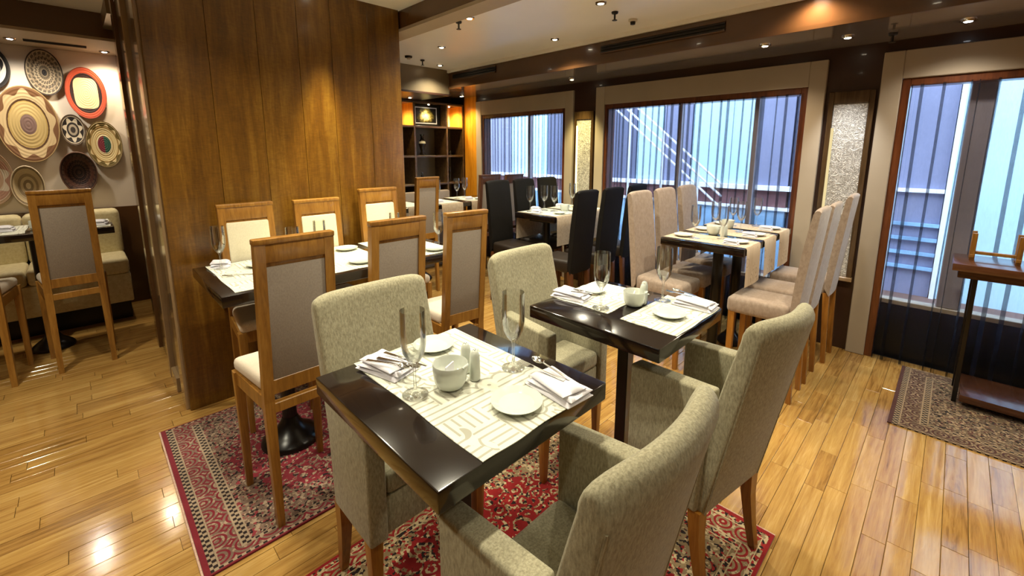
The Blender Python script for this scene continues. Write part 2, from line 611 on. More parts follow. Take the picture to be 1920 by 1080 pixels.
planks.sort(key=plank_rank)
plank_meshes = {}
for k, (a, b, c, d) in enumerate(planks[:300]):
    key = (round(b - a, 4), round(d - c, 4))
    if key not in plank_meshes:
        bm = newbm()
        w, l = key[1], key[0]
        q = lambda i, z: [(i, i, z), (l - i, i, z), (l - i, w - i, z), (i, w - i, z)]
        hexa(bm, q(GAP / 2, -0.012), q(GAP / 2, -0.0012))
        hexa(bm, q(GAP / 2, -0.0012), q(GAP / 2 + 0.0012, 0.0))
        me = bpy.data.meshes.new('plank')
        bm.to_mesh(me); bm.free()
        me.materials.append(MATS['floor_oak'])
        plank_meshes[key] = me
    o = bpy.data.objects.new('plank', plank_meshes[key])
    C.objects.link(o)
    o.parent = floor
    o.location = (a, c, -RND.random() * 0.0004)
bm = newbm()
for (a, b, c, d) in planks[300:]:
    i = GAP / 2
    hexa(bm, [(a + i, c + i, -0.012), (b - i, c + i, -0.012), (b - i, d - i, -0.012), (a + i, d - i, -0.012)],
         [(a + i, c + i, 0), (b - i, c + i, 0), (b - i, d - i, 0), (a + i, d - i, 0)])
fp = obj('floor_planks', bm, 'floor_oak', floor, smooth=0)
fp['kind'] = 'stuff'
fp['label'] = 'honey oak strip flooring further off'

# ---- ceilings
bm = box(newbm(), 1.78, 3.08, FY0, 4.12, 2.275, 2.45)
struct('ceiling', bm, 'ceiling_white')
bm = box(newbm(), 0.283, 1.68, FY0, 5.3, 2.33, 2.55)
box(bm, FX0, 0.283, FY0, 5.32, 2.41, 2.55)
struct('ceiling', bm, 'ceiling_white')
# cornice strips along the main ceiling
struct('trim_1', box(newbm(), 3.035, 3.06, FY0, 4.10, 2.245, 2.275), 'ceiling_white')
# beam between the two ceilings
beam = struct('trim_2', box(newbm(), 1.67, 1.79, FY0, 4.1, 2.215, 2.5), 'lacquer_brown')
struct('beam_lip', box(newbm(), 1.665, 1.80, FY0, 4.1, 2.195, 2.215), 'surround_taupe', beam)
# bulkhead along the windows
bulk = struct('trim_3', box(newbm(), 3.06, XW + 0.1, FY0, 5.3, 2.095, 2.5), 'lacquer_brown')
struct('soffit', box(newbm(), 3.055, XW, FY0, 5.3, 2.08, 2.095), 'soffit_gloss', bulk)
struct('edge_bead', box(newbm(), 3.045, 3.06, FY0, 4.10, 2.075, 2.10), 'lacquer_brown', bulk)
# bulkhead over the shelves
fb = struct('trim_4', box(newbm(), 1.66, 3.06, 4.10, 4.98, 2.02, 2.5), 'bulkhead_metal')
struct('soffit', box(newbm(), 1.66, 3.06, 4.10, 4.98, 2.0, 2.02), 'wall_brown', fb)

# ---- walls
struct('wall_back', box(newbm(), 1.66, XW + 0.15, 4.98, 5.10, 0, 2.5), 'shelf_wood')
struct('wall_left', box(newbm(), FX0 - 0.1, FX0, FY0, 5.4, 0, 2.55), 'plaster_room')
struct('wall_front', box(newbm(), FX0, XW + 0.15, FY0 - 0.1, FY0, 0, 2.55), 'plaster_room')
struct('wall_plates', box(newbm(), FX0, 0.42, 5.30, 5.40, 0, 2.55), 'plaster_cream')
bm = newbm()
for a, b in ((0.407, 0.698), (2.586, 2.867), (4.425, 5.3), (FY0, -1.05)):
    box(bm, XW, XW + 0.14, a, b, 0, 1.99)
box(bm, XW, XW + 0.14, FY0, 5.3, 1.99, 2.1)
struct('wall_right', bm, 'wall_brown')
# amber veneer on the last bay beside the shelves
struct('wall_veneer', box(newbm(), XW - 0.012, XW, 4.44, 4.68, 0.0, 2.08), 'amber_wood')

# ---- wood partition
part = struct('wall_partition', box(newbm(), 0.290, 1.655, 2.792, 4.0, 0, 2.5), 'partition_side')
px = [0.283, 0.545, 0.777, 0.993, 1.188, 1.43, 1.66]
for a, b in zip(px, px[1:]):
    struct('panel', box(newbm(), a + 0.0008, b - 0.0008, 2.774, 2.792, 0.0, 2.40, 0.0012, 1), 'partition_wood', part)
# jamb strips on the end face that looks into the left room
for y0, y1, x0, m in ((2.80, 2.92, 0.268, 'jamb_gloss'), (2.96, 3.26, 0.282, 'partition_side'), (3.30, 3.38, 0.262, 'jamb_gloss'), (3.42, 3.86, 0.284, 'partition_side'), (3.88, 4.0, 0.266, 'lacquer_brown')):
    struct('jamb', box(newbm(), x0, 0.291, y0, y1, 0, 2.41, 0.003, 1), m, part)
struct('skirting', box(newbm(), 0.262, 0.291, 3.05, 3.24, 0, 0.09, 0.003, 1), 'jamb_gloss', part)
struct('wall_recess', box(newbm(), 0.345, 1.655, 4.0, 5.3, 0, 2.5), 'lacquer_brown')
struct('wall_wainscot', box(newbm(), FX0, 0.345, 5.27, 5.30, 0, 0.90), 'lacquer_brown')
# beam and soffit above the wall plates
lb = struct('trim_5', box(newbm(), FX0, 0.345, 4.63, 4.74, 2.235, 2.42), 'lacquer_brown')
struct('soffit', box(newbm(), FX0, 0.345, 4.63, 5.30, 2.215, 2.235), 'surround_taupe', lb)
struct('capital', box(newbm(), 0.255, 0.345, 4.10, 4.63, 2.30, 2.42), 'bulkhead_metal', lb)

# ---- windows
OUTER = {1: (2.867, 4.425, 2.01), 2: (0.698, 2.586, 2.01), 3: (-1.05, 0.407, 2.01)}
MULL = {1: (3.62,), 2: (1.16, 1.78), 3: (-0.06, -0.62)}
for n in (1, 2, 3):
    y0, y1, zt = OUTER[n]
    w = sgroup('window_%d' % n)
    a = 0.103
    bm = box(newbm(), XW - 0.030, XW + 0.02, y0, y0 + a, 0, zt, 0.004, 1)
    struct('surround_jamb', bm, 'surround_taupe', w)
    struct('surround_jamb', box(newbm(), XW - 0.030, XW + 0.02, y1 - a, y1, 0, zt, 0.004, 1), 'surround_taupe', w)
    struct('surround_head', box(newbm(), XW - 0.029, XW + 0.02, y0 + a, y1 - a, zt - 0.17, zt, 0.004, 1), 'surround_taupe', w)
    b = 0.042
    struct('frame_jamb', box(newbm(), XW - 0.015, XW + 0.10, y0 + a, y0 + a + b, 0, zt - 0.17, 0.003, 1), 'frame_wood', w)
    struct('frame_jamb', box(newbm(), XW - 0.015, XW + 0.10, y1 - a - b, y1 - a, 0, zt - 0.17, 0.003, 1), 'frame_wood', w)
    struct('frame_head', box(newbm(), XW - 0.014, XW + 0.10, y0 + a + b, y1 - a - b, zt - 0.17 - 0.048, zt - 0.17, 0.003, 1), 'frame_wood', w)
    struct('kick_panel', box(newbm(), XW + 0.10, XW + 0.16, y0 + a, y1 - a, -0.05, 0.37, 0.003, 1), 'black_iron', w)
    struct('window_sill', box(newbm(), XW + 0.085, XW + 0.17, y0 + a, y1 - a, 0.37, 0.40, 0.003, 1), 'surround_taupe', w)
    stops = [y0 + a] + sorted(MULL[n]) + [y1 - a]
    for m in MULL[n]:
        mw = 0.055 if n == 3 else 0.018
        struct('mullion', box(newbm(), XW + 0.11, XW + 0.17, m - mw, m + mw, 0.40, 1.86, 0.004, 1), 'mullion_grey' if 'mullion_grey' in MATS else plain('mullion_grey', '#a29ca6', 0.5), w)
    for p0, p1 in zip(stops, stops[1:]):
        struct('pane', box(newbm(), XW + 0.136, XW + 0.142, p0, p1, 0.40, 1.86), 'window_glass', w)

# ---- piers between the windows, each with a framed relief panel
for nm, (a, b), lbl in (('pier_panel', (0.425, 0.672), 'embossed silver wall panel between the middle window and the doorway window'),
                        ('pier_panel', (2.607, 2.846), 'pale embossed wall panel glowing yellow between the two left windows')):
    t = thing(nm, lbl, 'wall panel', (XW, (a + b) / 2, 0.53), 0, 'embossed panels on the piers')
    h = (b - a) / 2
    obj('relief', box(newbm(), -0.022, -0.001, -h + 0.03, h - 0.03, 0.0, 1.18, 0.002, 1), 'silver_relief', t)
    for s in (-1, 1):
        obj('side_trim', box(newbm(), -0.03, -0.001, min(s * h, s * (h - 0.03)), max(s * h, s * (h - 0.03)), 0.0, 1.26, 0.003, 1), 'partition_side', t)
    obj('head_trim', box(newbm(), -0.03, -0.001, -h + 0.03, h - 0.03, 1.18, 1.26, 0.003, 1), 'partition_side', t)
    obj('light_strip', box(newbm(), -0.030, -0.0225, h - 0.046, h - 0.0305, 0.02, 1.02 if a < 1 else 1.12), 'led_yellow' if a > 1 else 'led_soft', t)
    obj('ledge', box(newbm(), -0.045, -0.001, -h - 0.005, h + 0.005, -0.03, 0.0, 0.004, 1), 'jamb_gloss', t)

# ---- outside: pale facade panels, stair rail and a terrace
plain('outside_ground', '#6a5048', 0.9, var=0.2, scale=1.5)
plain('outside_cyan', '#b4d6e6', 0.7, var=0.06, scale=1.2)
plain('outside_lavender', '#8084a0', 0.7, var=0.10, scale=1.2)
plain('outside_slate', '#5d627c', 0.7, var=0.1, scale=1.2)
plain('outside_blue', '#86aed0', 0.5, var=0.25, scale=4)
plain('outside_white', '#eef2fa', 0.6, var=0.03)
plain('outside_brick', '#6f4a4c', 0.85, var=0.2, scale=5)
struct('outside_ground', box(newbm(), XW + 0.2, 12.0, -8, 20, -0.4, -0.2), 'outside_ground')
fac = thing('facade', 'pale blue and lavender building facade outside the windows', 'building', (6.5, 2.0, -0.2))
edges = [(-6.0, -3.2, 'cyan'), (-3.2, -1.95, 'cyan'), (-1.95, -1.25, 'lavender'), (-1.25, -0.5, 'slate'), (-0.5, -0.07, 'lavender'), (-0.07, 0.80, 'cyan'),
         (0.80, 1.25, 'lavender'), (1.25, 1.70, 'cyan'), (1.70, 2.30, 'slate'), (2.30, 3.10, 'lavender'), (3.10, 3.60, 'slate'), (3.60, 4.60, 'cyan'), (4.60, 5.40, 'lavender'), (5.40, 8.5, 'slate')]
for a, b, m in edges:
    low = a < -1.2
    obj('facade_panel', box(newbm(), 0, 0.3, a + 0.012, b - 0.012, 0.0 if low else 1.14, 6.0), 'outside_' + m, fac, smooth=0)
    if not low:
        obj('brick_band', box(newbm(), -0.03, 0.3, a + 0.012, b - 0.012, 0.86, 1.08), 'outside_brick', fac, smooth=0)
        obj('plinth_panel', box(newbm(), -0.05, 0.3, a + 0.012, b - 0.012, 0.0, 0.82), 'outside_blue', fac, smooth=0)
obj('backing', box(newbm(), 0.28, 0.34, -6, 8.5, 0.0, 6.0), 'outside_white', fac, smooth=0)
obj('ledge', box(newbm(), -0.10, 0.3, -1.2, 8.5, 1.08, 1.14), 'outside_white', fac, smooth=0)
obj('ledge', box(newbm(), -0.08, 0.3, -1.2, 8.5, 0.82, 0.86), 'outside_white', fac, smooth=0)
obj('ledge', box(newbm(), -0.06, 0.0, -1.94, -1.25, 1.15, 1.19), 'outside_white', fac, smooth=0)
for k in range(4):
    obj('cladding_strip', box(newbm(), -0.05, 0.0, -1.94, -1.25, 0.30 + 0.16 * k, 0.335 + 0.16 * k), 'outside_blue', fac, smooth=0)
obj('corner_trim', box(newbm(), -0.04, 0.02, -1.985, -1.945, 0.0, 6.0), 'outside_white', fac, smooth=0)
st = thing('stair_rail', 'white diagonal handrails of an outside staircase behind the middle window', 'railing', (5.6, 3.4, -0.2))
for dz in (0.0, 0.14, 0.28):
    obj('rail', tube(newbm(), [(0, 1.0, 2.9 + dz), (0, -1.4, 0.9 + dz)], 0.014, 6), 'outside_white', st)
for k in range(5):
    yy = 0.9 - k * 0.5
    zz = 2.9 - (1.0 - yy) * (2.0 / 2.4)
    obj('baluster', tube(newbm(), [(0, yy, 0.0), (0, yy, zz + 0.28)], 0.014, 6), 'outside_white', st)

# ---- sheer curtains
def curtain(y0, y1, seed, folds, label, bunch=()):
    """one hanging sheer: random pleats, the deep ones fold back over themselves"""
    r = random.Random(seed)
    z0, z1 = 0.006, 1.80
    cuts = [0.0]
    while cuts[-1] < 1.0:
        cuts.append(cuts[-1] + r.uniform(0.45, 1.6) / folds)
    cuts = [c / cuts[-1] for c in cuts]
    amp = [r.choice((0.15, 0.3, 0.5, 0.9, 1.3)) for _ in cuts]
    lean = [r.uniform(-0.012, 0.012) for _ in cuts]
    nv = 8
    bm = newbm()
    V = []
    for i_, (a, b) in enumerate(zip(cuts, cuts[1:])):
        lam = (b - a) * (y1 - y0)
        ov = lam * r.choice((0.07, 0.09, 0.12, 0.16, 0.22, 0.34))
        p0 = lam * r.uniform(0.3, 0.6)
        # Z-pleat: forward past the crease, back under it, forward again
        base = [(0.0, 0.0), (p0 * 0.5, 0.004), (p0 + ov * 0.9, 0.013), (p0 + ov, 0.010), (p0 + ov * 0.9, 0.006), (p0 + ov * 0.1, 0.004), (p0, 0.003), (p0 + ov * 0.1, 0.002), (p0 + ov * 0.9, 0.001), (p0 + ov, 0.0), (p0 + ov * 0.9, -0.001), (p0 + ov * 0.1, -0.003), (p0, -0.004), (p0 + ov * 0.1, -0.005), (p0 + ov, -0.005)]
        for (dy, dx) in base:
            col = []
            f = dy / lam
            for j in range(nv + 1):
                v = j / nv
                ln = (lean[i_] * (1 - f) + lean[i_ + 1] * f) * (1 - v)
                yv = y0 + (y1 - y0) * a + dy + ln + 0.004 * math.sin(5 * v + i_) * (1 - v)
                for (b_, wd, p_) in bunch:
                    q = (yv - b_) / wd
                    if abs(q) < 1: yv = b_ + wd * q * abs(q) ** p_
                yv = min(max(yv, y0), y1)
                col.append(bm.verts.new((XW - 0.030 - dx * (1.0 + 0.8 * (1 - v)), yv, z0 + (z1 - z0) * v)))
            V.append(col)
    for a, b in zip(V, V[1:]):
        for j in range(nv):
            bm.faces.new((a[j], b[j], b[j + 1], a[j + 1]))
    o = obj('sheer_curtain', bm, 'sheer_black', smooth=80)
    return tag(o, label, 'curtain', 'sheer window curtains')


curtain(2.99, 4.30, 3, 26, 'sheer dark curtain hanging in the far left window near the shelves')
curtain(0.82, 2.46, 5, 30, 'sheer dark curtain across the wide middle window')
curtain(-1.0, 0.28, 8, 15, 'sheer black floor length curtain behind the console table at the right', ((-0.03, 0.10, 0.8),))

# ---- air vents in the bulkhead
for (a, b, z0, z1, lbl) in ((1.15, 2.09, 2.155, 2.215, 'long black slot air vent in the bulkhead above the middle window'),
                            (3.32, 4.02, 2.165, 2.225, 'black slot air vent in the bulkhead near the shelves')):
    t = thing('air_vent', lbl, 'vent', (3.06, (a + b) / 2, z0), 0, 'slot vents in the bulkhead')
    h = (b - a) / 2
    obj('backing', box(newbm(), -0.006, -0.001, -h, h, 0, z1 - z0), 'vent_black', t)
    for k in range(3):
        zz = (z1 - z0) * (k + 0.5) / 3
        obj('slat', box(newbm(), -0.014, -0.006, -h, h, zz - 0.006, zz + 0.003), 'sprinkler_black', t)
    for zz in (0.0, z1 - z0):
        obj('frame_edge', box(newbm(), -0.016, -0.001, -h, h, zz - 0.004, zz + 0.004), 'lacquer_brown', t)
t = thing('air_vent', 'narrow dark slot vent in the soffit above the wall plates', 'vent', (-0.06, 5.00, 2.215))
obj('backing', box(newbm(), -0.12, 0.22, -0.04, 0.04, -0.004, -0.001), 'vent_black', t)
for k in range(2):
    obj('slat', box(newbm(), -0.12, 0.22, -0.02 + 0.03 * k, -0.012 + 0.03 * k, -0.01, -0.004), 'sprinkler_black', t)


# ---- lamps
def downlight(x, y, z, label, power=LAMP_W, col=WARM, angle=135, blend=0.9, glow='lamp_glow', r=0.026, aim=None, group='recessed ceiling downlights'):
    t = thing('ceiling_downlight', label, 'downlight', (x, y, z), 0, group)
    obj('trim_ring', lathe(newbm(), [(r * 0.75, -0.001), (r * 0.8, -0.008), (r * 1.25, -0.008), (r * 1.35, -0.001)], 20), 'chrome', t)
    obj('bulb', lathe(newbm(), [(0, -0.012), (r * 0.5, -0.010), (r * 0.72, -0.004), (r * 0.74, -0.001)], 16), glow, t)
    ld = bpy.data.lights.new('downlight_beam', 'SPOT')
    ld.energy = power
    ld.color = col
    ld.spot_size = math.radians(angle)
    ld.spot_blend = blend
    ld.shadow_soft_size = 0.04
    lo = bpy.data.objects.new('downlight_beam', ld)
    C.objects.link(lo)
    lo.parent = t
    lo.location = (0, 0, -0.03)
    if aim is not None:
        d = Vector(aim) - Vector((x, y, z - 0.03))
        lo.rotation_euler = d.to_track_quat('-Z', 'Y').to_euler()
    return t


downlight(1.98, 2.41, 2.275, 'lit ceiling downlight near the beam above the wooden chairs')
downlight(2.35, 1.62, 2.275, 'lit ceiling downlight left of the black sprinkler and smoke detector')
downlight(2.82, 2.37, 2.275, 'lit ceiling downlight close to the bulkhead between the two slot vents')
downlight(2.34, 3.23, 2.275, 'dim ceiling downlight midway back towards the shelves', power=LAMP_W * 0.8)
downlight(2.80, 3.90, 2.275, 'small lit ceiling downlight in the far corner by the shelves', power=LAMP_W * 0.8)
downlight(1.115, 2.622, 2.33, 'downlight throwing a bright scallop on the wooden partition', power=LAMP_W * 2.2, angle=36, blend=0.4, col=(1.0, 0.82, 0.36))
downlight(0.62, 0.95, 2.33, 'downlight above the nearest dark table', power=LAMP_W * 0.85)
downlight(1.42, 0.90, 2.33, 'downlight above the second dark table', power=LAMP_W * 1.0)
downlight(0.45, 1.95, 2.33, 'downlight above the chair on the crimson rug', power=LAMP_W * 0.9)
downlight(1.35, 1.95, 2.33, 'downlight above the right end of the long table', power=LAMP_W * 0.8)
downlight(-0.55, 1.60, 2.41, 'downlight above the bare floor left of the rug', power=LAMP_W * 0.9)
downlight(-0.55, 3.20, 2.41, 'downlight above the passage to the plate wall', power=LAMP_W * 1.2)
downlight(-0.55, 0.10, 2.41, 'added fill downlight out of view to the left of the viewer', power=LAMP_W * 0.35)  # extra lamp added out of view as general fill
downlight(0.70, -0.70, 2.33, 'added fill downlight out of view behind the viewer', power=LAMP_W * 0.3)  # unseen fitting, added to fill the room with light
downlight(2.35, 0.20, 2.275, 'downlight above the bare floor beside the doorway window', power=LAMP_W * 1.0)
downlight(2.35, -0.80, 2.275, 'downlight above the floor right of the viewer', power=LAMP_W * 0.7)
downlight(-0.246, 5.01, 2.215, 'white spotlight above the black basket on the plate wall', power=32, col=(1, 0.90, 0.76), angle=150, glow='lamp_glow_cool', group='spotlights above the plate wall')
downlight(0.270, 5.12, 2.215, 'white spotlight in the corner above the red rimmed plate', power=30, col=(1, 0.82, 0.58), angle=150, glow='lamp_glow_cool', group='spotlights above the plate wall')
downlight(3.447, 0.05, 2.08, 'white spotlight in the glossy soffit above the doorway window', power=22, col=(1, 0.9, 0.75), glow='lamp_glow_cool', group='soffit spotlights along the windows')
downlight(3.30, 0.98, 2.08, 'soffit spotlight above the table by the middle window', power=34, col=(1, 0.80, 0.55), group='soffit spotlights along the windows')
downlight(3.50, 2.72, 2.08, 'soffit spotlight above the glowing yellow pier panel', power=80, col=(1, 0.84, 0.36), angle=60, aim=(3.73, 2.72, 1.0), group='soffit spotlights along the windows')
downlight(3.56, 4.52, 2.08, 'soffit spotlight above the amber veneer by the shelves', power=26, col=(1, 0.72, 0.32), angle=110, group='soffit spotlights along the windows')

downlight(3.42, 0.56, 2.08, 'soffit spotlight aimed at the silver relief panel', power=50, col=(0.92, 0.96, 1.0), angle=50, aim=(3.73, 0.55, 1.1), group='soffit spotlights along the windows')
downlight(2.985, 0.655, 2.275, 'ceiling downlight washing the bulkhead with warm light', power=28, col=(1, 0.82, 0.60), angle=150)
# ---- ceiling fittings
def sprinkler(x, y, z, label):
    t = thing('sprinkler', label, 'sprinkler', (x, y, z), 0, 'ceiling sprinklers')
    obj('rosette', lathe(newbm(), [(0, -0.001), (0.022, -0.001), (0.02, -0.012), (0.01, -0.016), (0, -0.016)], 16), 'sprinkler_black', t)
    obj('stem', tube(newbm(), [(0, 0, -0.014), (0, 0, -0.05)], 0.006, 8), 'sprinkler_black', t)
    obj('deflector', lathe(newbm(), [(0, -0.05), (0.016, -0.05), (0.017, -0.053), (0, -0.054)], 12), 'sprinkler_black', t)


sprinkler(1.98, 2.527, 2.275, 'black ceiling sprinkler beside the beam')
sprinkler(2.562, 1.657, 2.275, 'black ceiling sprinkler left of the smoke detector')
sprinkler(2.522, 3.802, 2.275, 'black ceiling sprinkler in front of the shelves')
sprinkler(3.502, 0.357, 2.08, 'small dark sprinkler under the glossy soffit by the doorway window')
t = thing('smoke_detector', 'pale smoke detector beside the black sprinkler and long vent', 'smoke detector', (2.79, 1.66, 2.275))
obj('base', lathe(newbm(), [(0, -0.001), (0.03, -0.001), (0.03, -0.012), (0.02, -0.016), (0, -0.016)], 18), 'detector_white', t)
obj('sensor_cage', lathe(newbm(), [(0.018, -0.016), (0.016, -0.034), (0, -0.036)], 14), 'sprinkler_black', t)
t = thing('smoke_detector', 'small brown smoke detector in the far ceiling corner left of the sprinkler', 'smoke detector', (2.334, 3.748, 2.275))
obj('base', lathe(newbm(), [(0, -0.001), (0.035, -0.001), (0.033, -0.016), (0, -0.02)], 16), 'sprinkler_black', t)
obj('sensor_cage', lathe(newbm(), [(0.018, -0.018), (0.015, -0.03), (0, -0.032)], 12), 'detector_white', t)

# ================================================================ rugs
def rug(x0, x1, y0, y1, mat, label, fringe=()):
    cx, cy = (x0 + x1) / 2, (y0 + y1) / 2
    t = thing('rug', label, 'rug', (cx, cy, 0.0005))
    hx, hy = (x1 - x0) / 2, (y1 - y0) / 2
    def fn(u, v):
        return (-hx + 2 * hx * u, -hy + 2 * hy * v, 0.007 + 0.0006 * math.sin(9 * u + 5 * v))
    obj('pile', grid(newbm(), 24, 16, fn, 0.0068), mat, t, smooth=30)
    for s in fringe:
        pts = [(s * (hx + 0.004), -hy + 2 * hy * k / 20, 0.0036) for k in range(21)]
        obj('selvedge', tube(newbm(), pts, 0.0036, 8), 'fringe_cotton', t)
    return t


rug(0.14, 1.52, 1.58, 2.65, 'rug_crimson', 'faded crimson patterned rug under the long table by the partition', (-1,))
rug(0.10, 1.66, 0.31, 1.36, 'rug_scarlet', 'bright red floral rug under the nearest table and armchairs', (1,))
rug(2.85, 3.70, -1.20, 0.10, 'rug_brown', 'dark brown patterned rug in front of the doorway window', ())


# ================================================================ furniture builders
def table(name, label, x0, x1, y0, y1, z, cols, th=0.047, group=None, square=False, top='black_lacquer', base_r=0.115):
    cx, cy = (x0 + x1) / 2, (y0 + y1) / 2
    t = thing(name, label, 'table', (cx, cy, 0), 0, group)
    hx, hy = (x1 - x0) / 2, (y1 - y0) / 2
    obj('tabletop', box(newbm(), -hx, hx, -hy, hy, z - th, z, 0.004, 2), top, t)
    for (px_, py_) in cols:
        lx, ly = px_ - cx, py_ - cy
        bm = newbm()
        if square: box(bm, lx - 0.024, lx + 0.024, ly - 0.024, ly + 0.024, 0.06, z - th - 0.012, 0.003, 1)
        else: tube(bm, [(lx, ly, 0.08), (lx, ly, z - th - 0.012)], 0.032, 20)
        obj('column', bm, 'black_iron', t)
        obj('mounting_plate', box(newbm(), lx - 0.11, lx + 0.11, ly - 0.11, ly + 0.11, z - th - 0.012, z - th, 0.002, 1), 'black_iron', t)
        obj('pedestal_base', lathe(newbm(), [(0, 0.0085), (base_r, 0.0085), (base_r, 0.018), (base_r * 0.93, 0.032), (base_r * 0.7, 0.055), (base_r * 0.45, 0.078), (base_r * 0.32, 0.11), (0.034, 0.13), (0, 0.13)], 32, (lx, ly, 0)), 'black_iron', t)
    return t


def armchair(w, label, loc, rotz, ax=0.115, bow=0.034):
    hw = w / 2
    t = thing('armchair', label, 'armchair', loc, rotz, 'linen armchairs at the two nearest tables')
    # back: lofted cross-sections, concave in plan, rolled at the top
    N = 18
    zb, zt = 0.285, 0.942
    def rear(z): return -0.150 - 0.125 * (z - zb) / (zt - zb)
    rings = []
    bm = newbm()
    for i in range(N + 1):
        u = -1 + 2 * i / N
        e = abs(u)
        x = hw * u
        inset = 0.0
        dz = 0.020 * e ** 8
        cv = bow * (1 - u * u)
        thk = 0.060 - 0.008 * e ** 6
        pts = []
        for k in range(9):                       # rear, upwards
            z = zb + (zt - 0.045 - dz - zb) * k / 8
            pts.append((x, rear(z) - cv * (z - zb) / (zt - zb), z))
        zc = zt - 0.045 - dz
        yr = rear(zc) - cv
        for k in range(1, 8):                    # rolled top
            a = PI * k / 8
            pts.append((x, yr + thk * 0.5 * (1 - math.cos(a)), zc + 0.045 * math.sin(a)))
        for k in range(9):                       # front, downwards
            z = zc - (zc - 0.36) * k / 8
            pts.append((x, rear(z) - cv * (z - zb) / (zt - zb) + thk + 0.012 * math.sin(PI * k / 8), z))
        pts.append((x, rear(zb) + thk, zb))
        rings.append([bm.verts.new(p) for p in pts])
    fs = []
    M_ = len(rings[0])
    for a, b in zip(rings, rings[1:]):
        for k in range(M_):
            j = (k + 1) % M_
            fs.append(bm.faces.new((a[k], b[k], b[j], a[j])))
    fs.append(bm.faces.new(rings[0])); fs.append(bm.faces.new(rings[-1][::-1]))
    bmesh.ops.recalc_face_normals(bm, faces=fs)
    es = [e for f in fs[-2:] for e in f.edges]
    bmesh.ops.bevel(bm, geom=es, offset=0.008, segments=2, profile=0.5, affect='EDGES')
    bk = obj('backrest', bm, 'linen_olive', t, smooth=50)
    # piping seam along both rear edges of the back
    for s in (-1, 1):
        pts = [(s * (hw - 0.006), rear(zb + (0.87 - zb) * k / 8) - 0.0005, zb + (0.87 - zb) * k / 8) for k in range(9)]
        obj('piping', tube(newbm(), pts, 0.0028, 6), 'linen_olive', bk)
    # seat
    obj('seat_base', box(newbm(), -hw + 0.041, hw - 0.041, -0.09, 0.098, 0.285, 0.41, 0.006, 2), 'linen_olive', t)
    obj('seat', box(newbm(), -hw + 0.042, hw - 0.042, -0.10, 0.106, 0.41, 0.485, 0.022, 3), 'linen_olive', t)
    for s in (-1, 1):
        a, b = sorted((s * (hw + 0.018), s * (hw - 0.040)))
        bm = newbm()
        hexa(bm, [(a, -0.13, 0.285), (b, -0.13, 0.285), (b, ax, 0.285), (a, ax, 0.285)],
             [(a, -0.15, 0.700), (b, -0.15, 0.700), (b, ax, 0.672), (a, ax, 0.672)], 0.010, 3)
        obj('armrest', bm, 'linen_olive', t)
        xs = s * (hw - 0.008)
        obj('leg', post(newbm(), (xs, 0.080, 0.0), 0.024, (xs, 0.078, 0.29), 0.042, bev=0.003), 'leg_oak', t)
        bm = newbm()
        q = lambda y, z, wd: [(xs - wd / 2, y - wd / 2, z), (xs + wd / 2, y - wd / 2, z), (xs + wd / 2, y + wd / 2, z), (xs - wd / 2, y + wd / 2, z)]
        for (y0, z0, w0), (y1, z1, w1) in (((-0.162, 0.0, 0.024), (-0.142, 0.10, 0.030)), ((-0.142, 0.10, 0.030), (-0.128, 0.20, 0.036)), ((-0.128, 0.20, 0.036), (-0.124, 0.29, 0.042))):
            hexa(bm, q(y0, z0, w0), q(y1, z1, w1))
        obj('leg', bm, 'leg_oak', t)
    return t


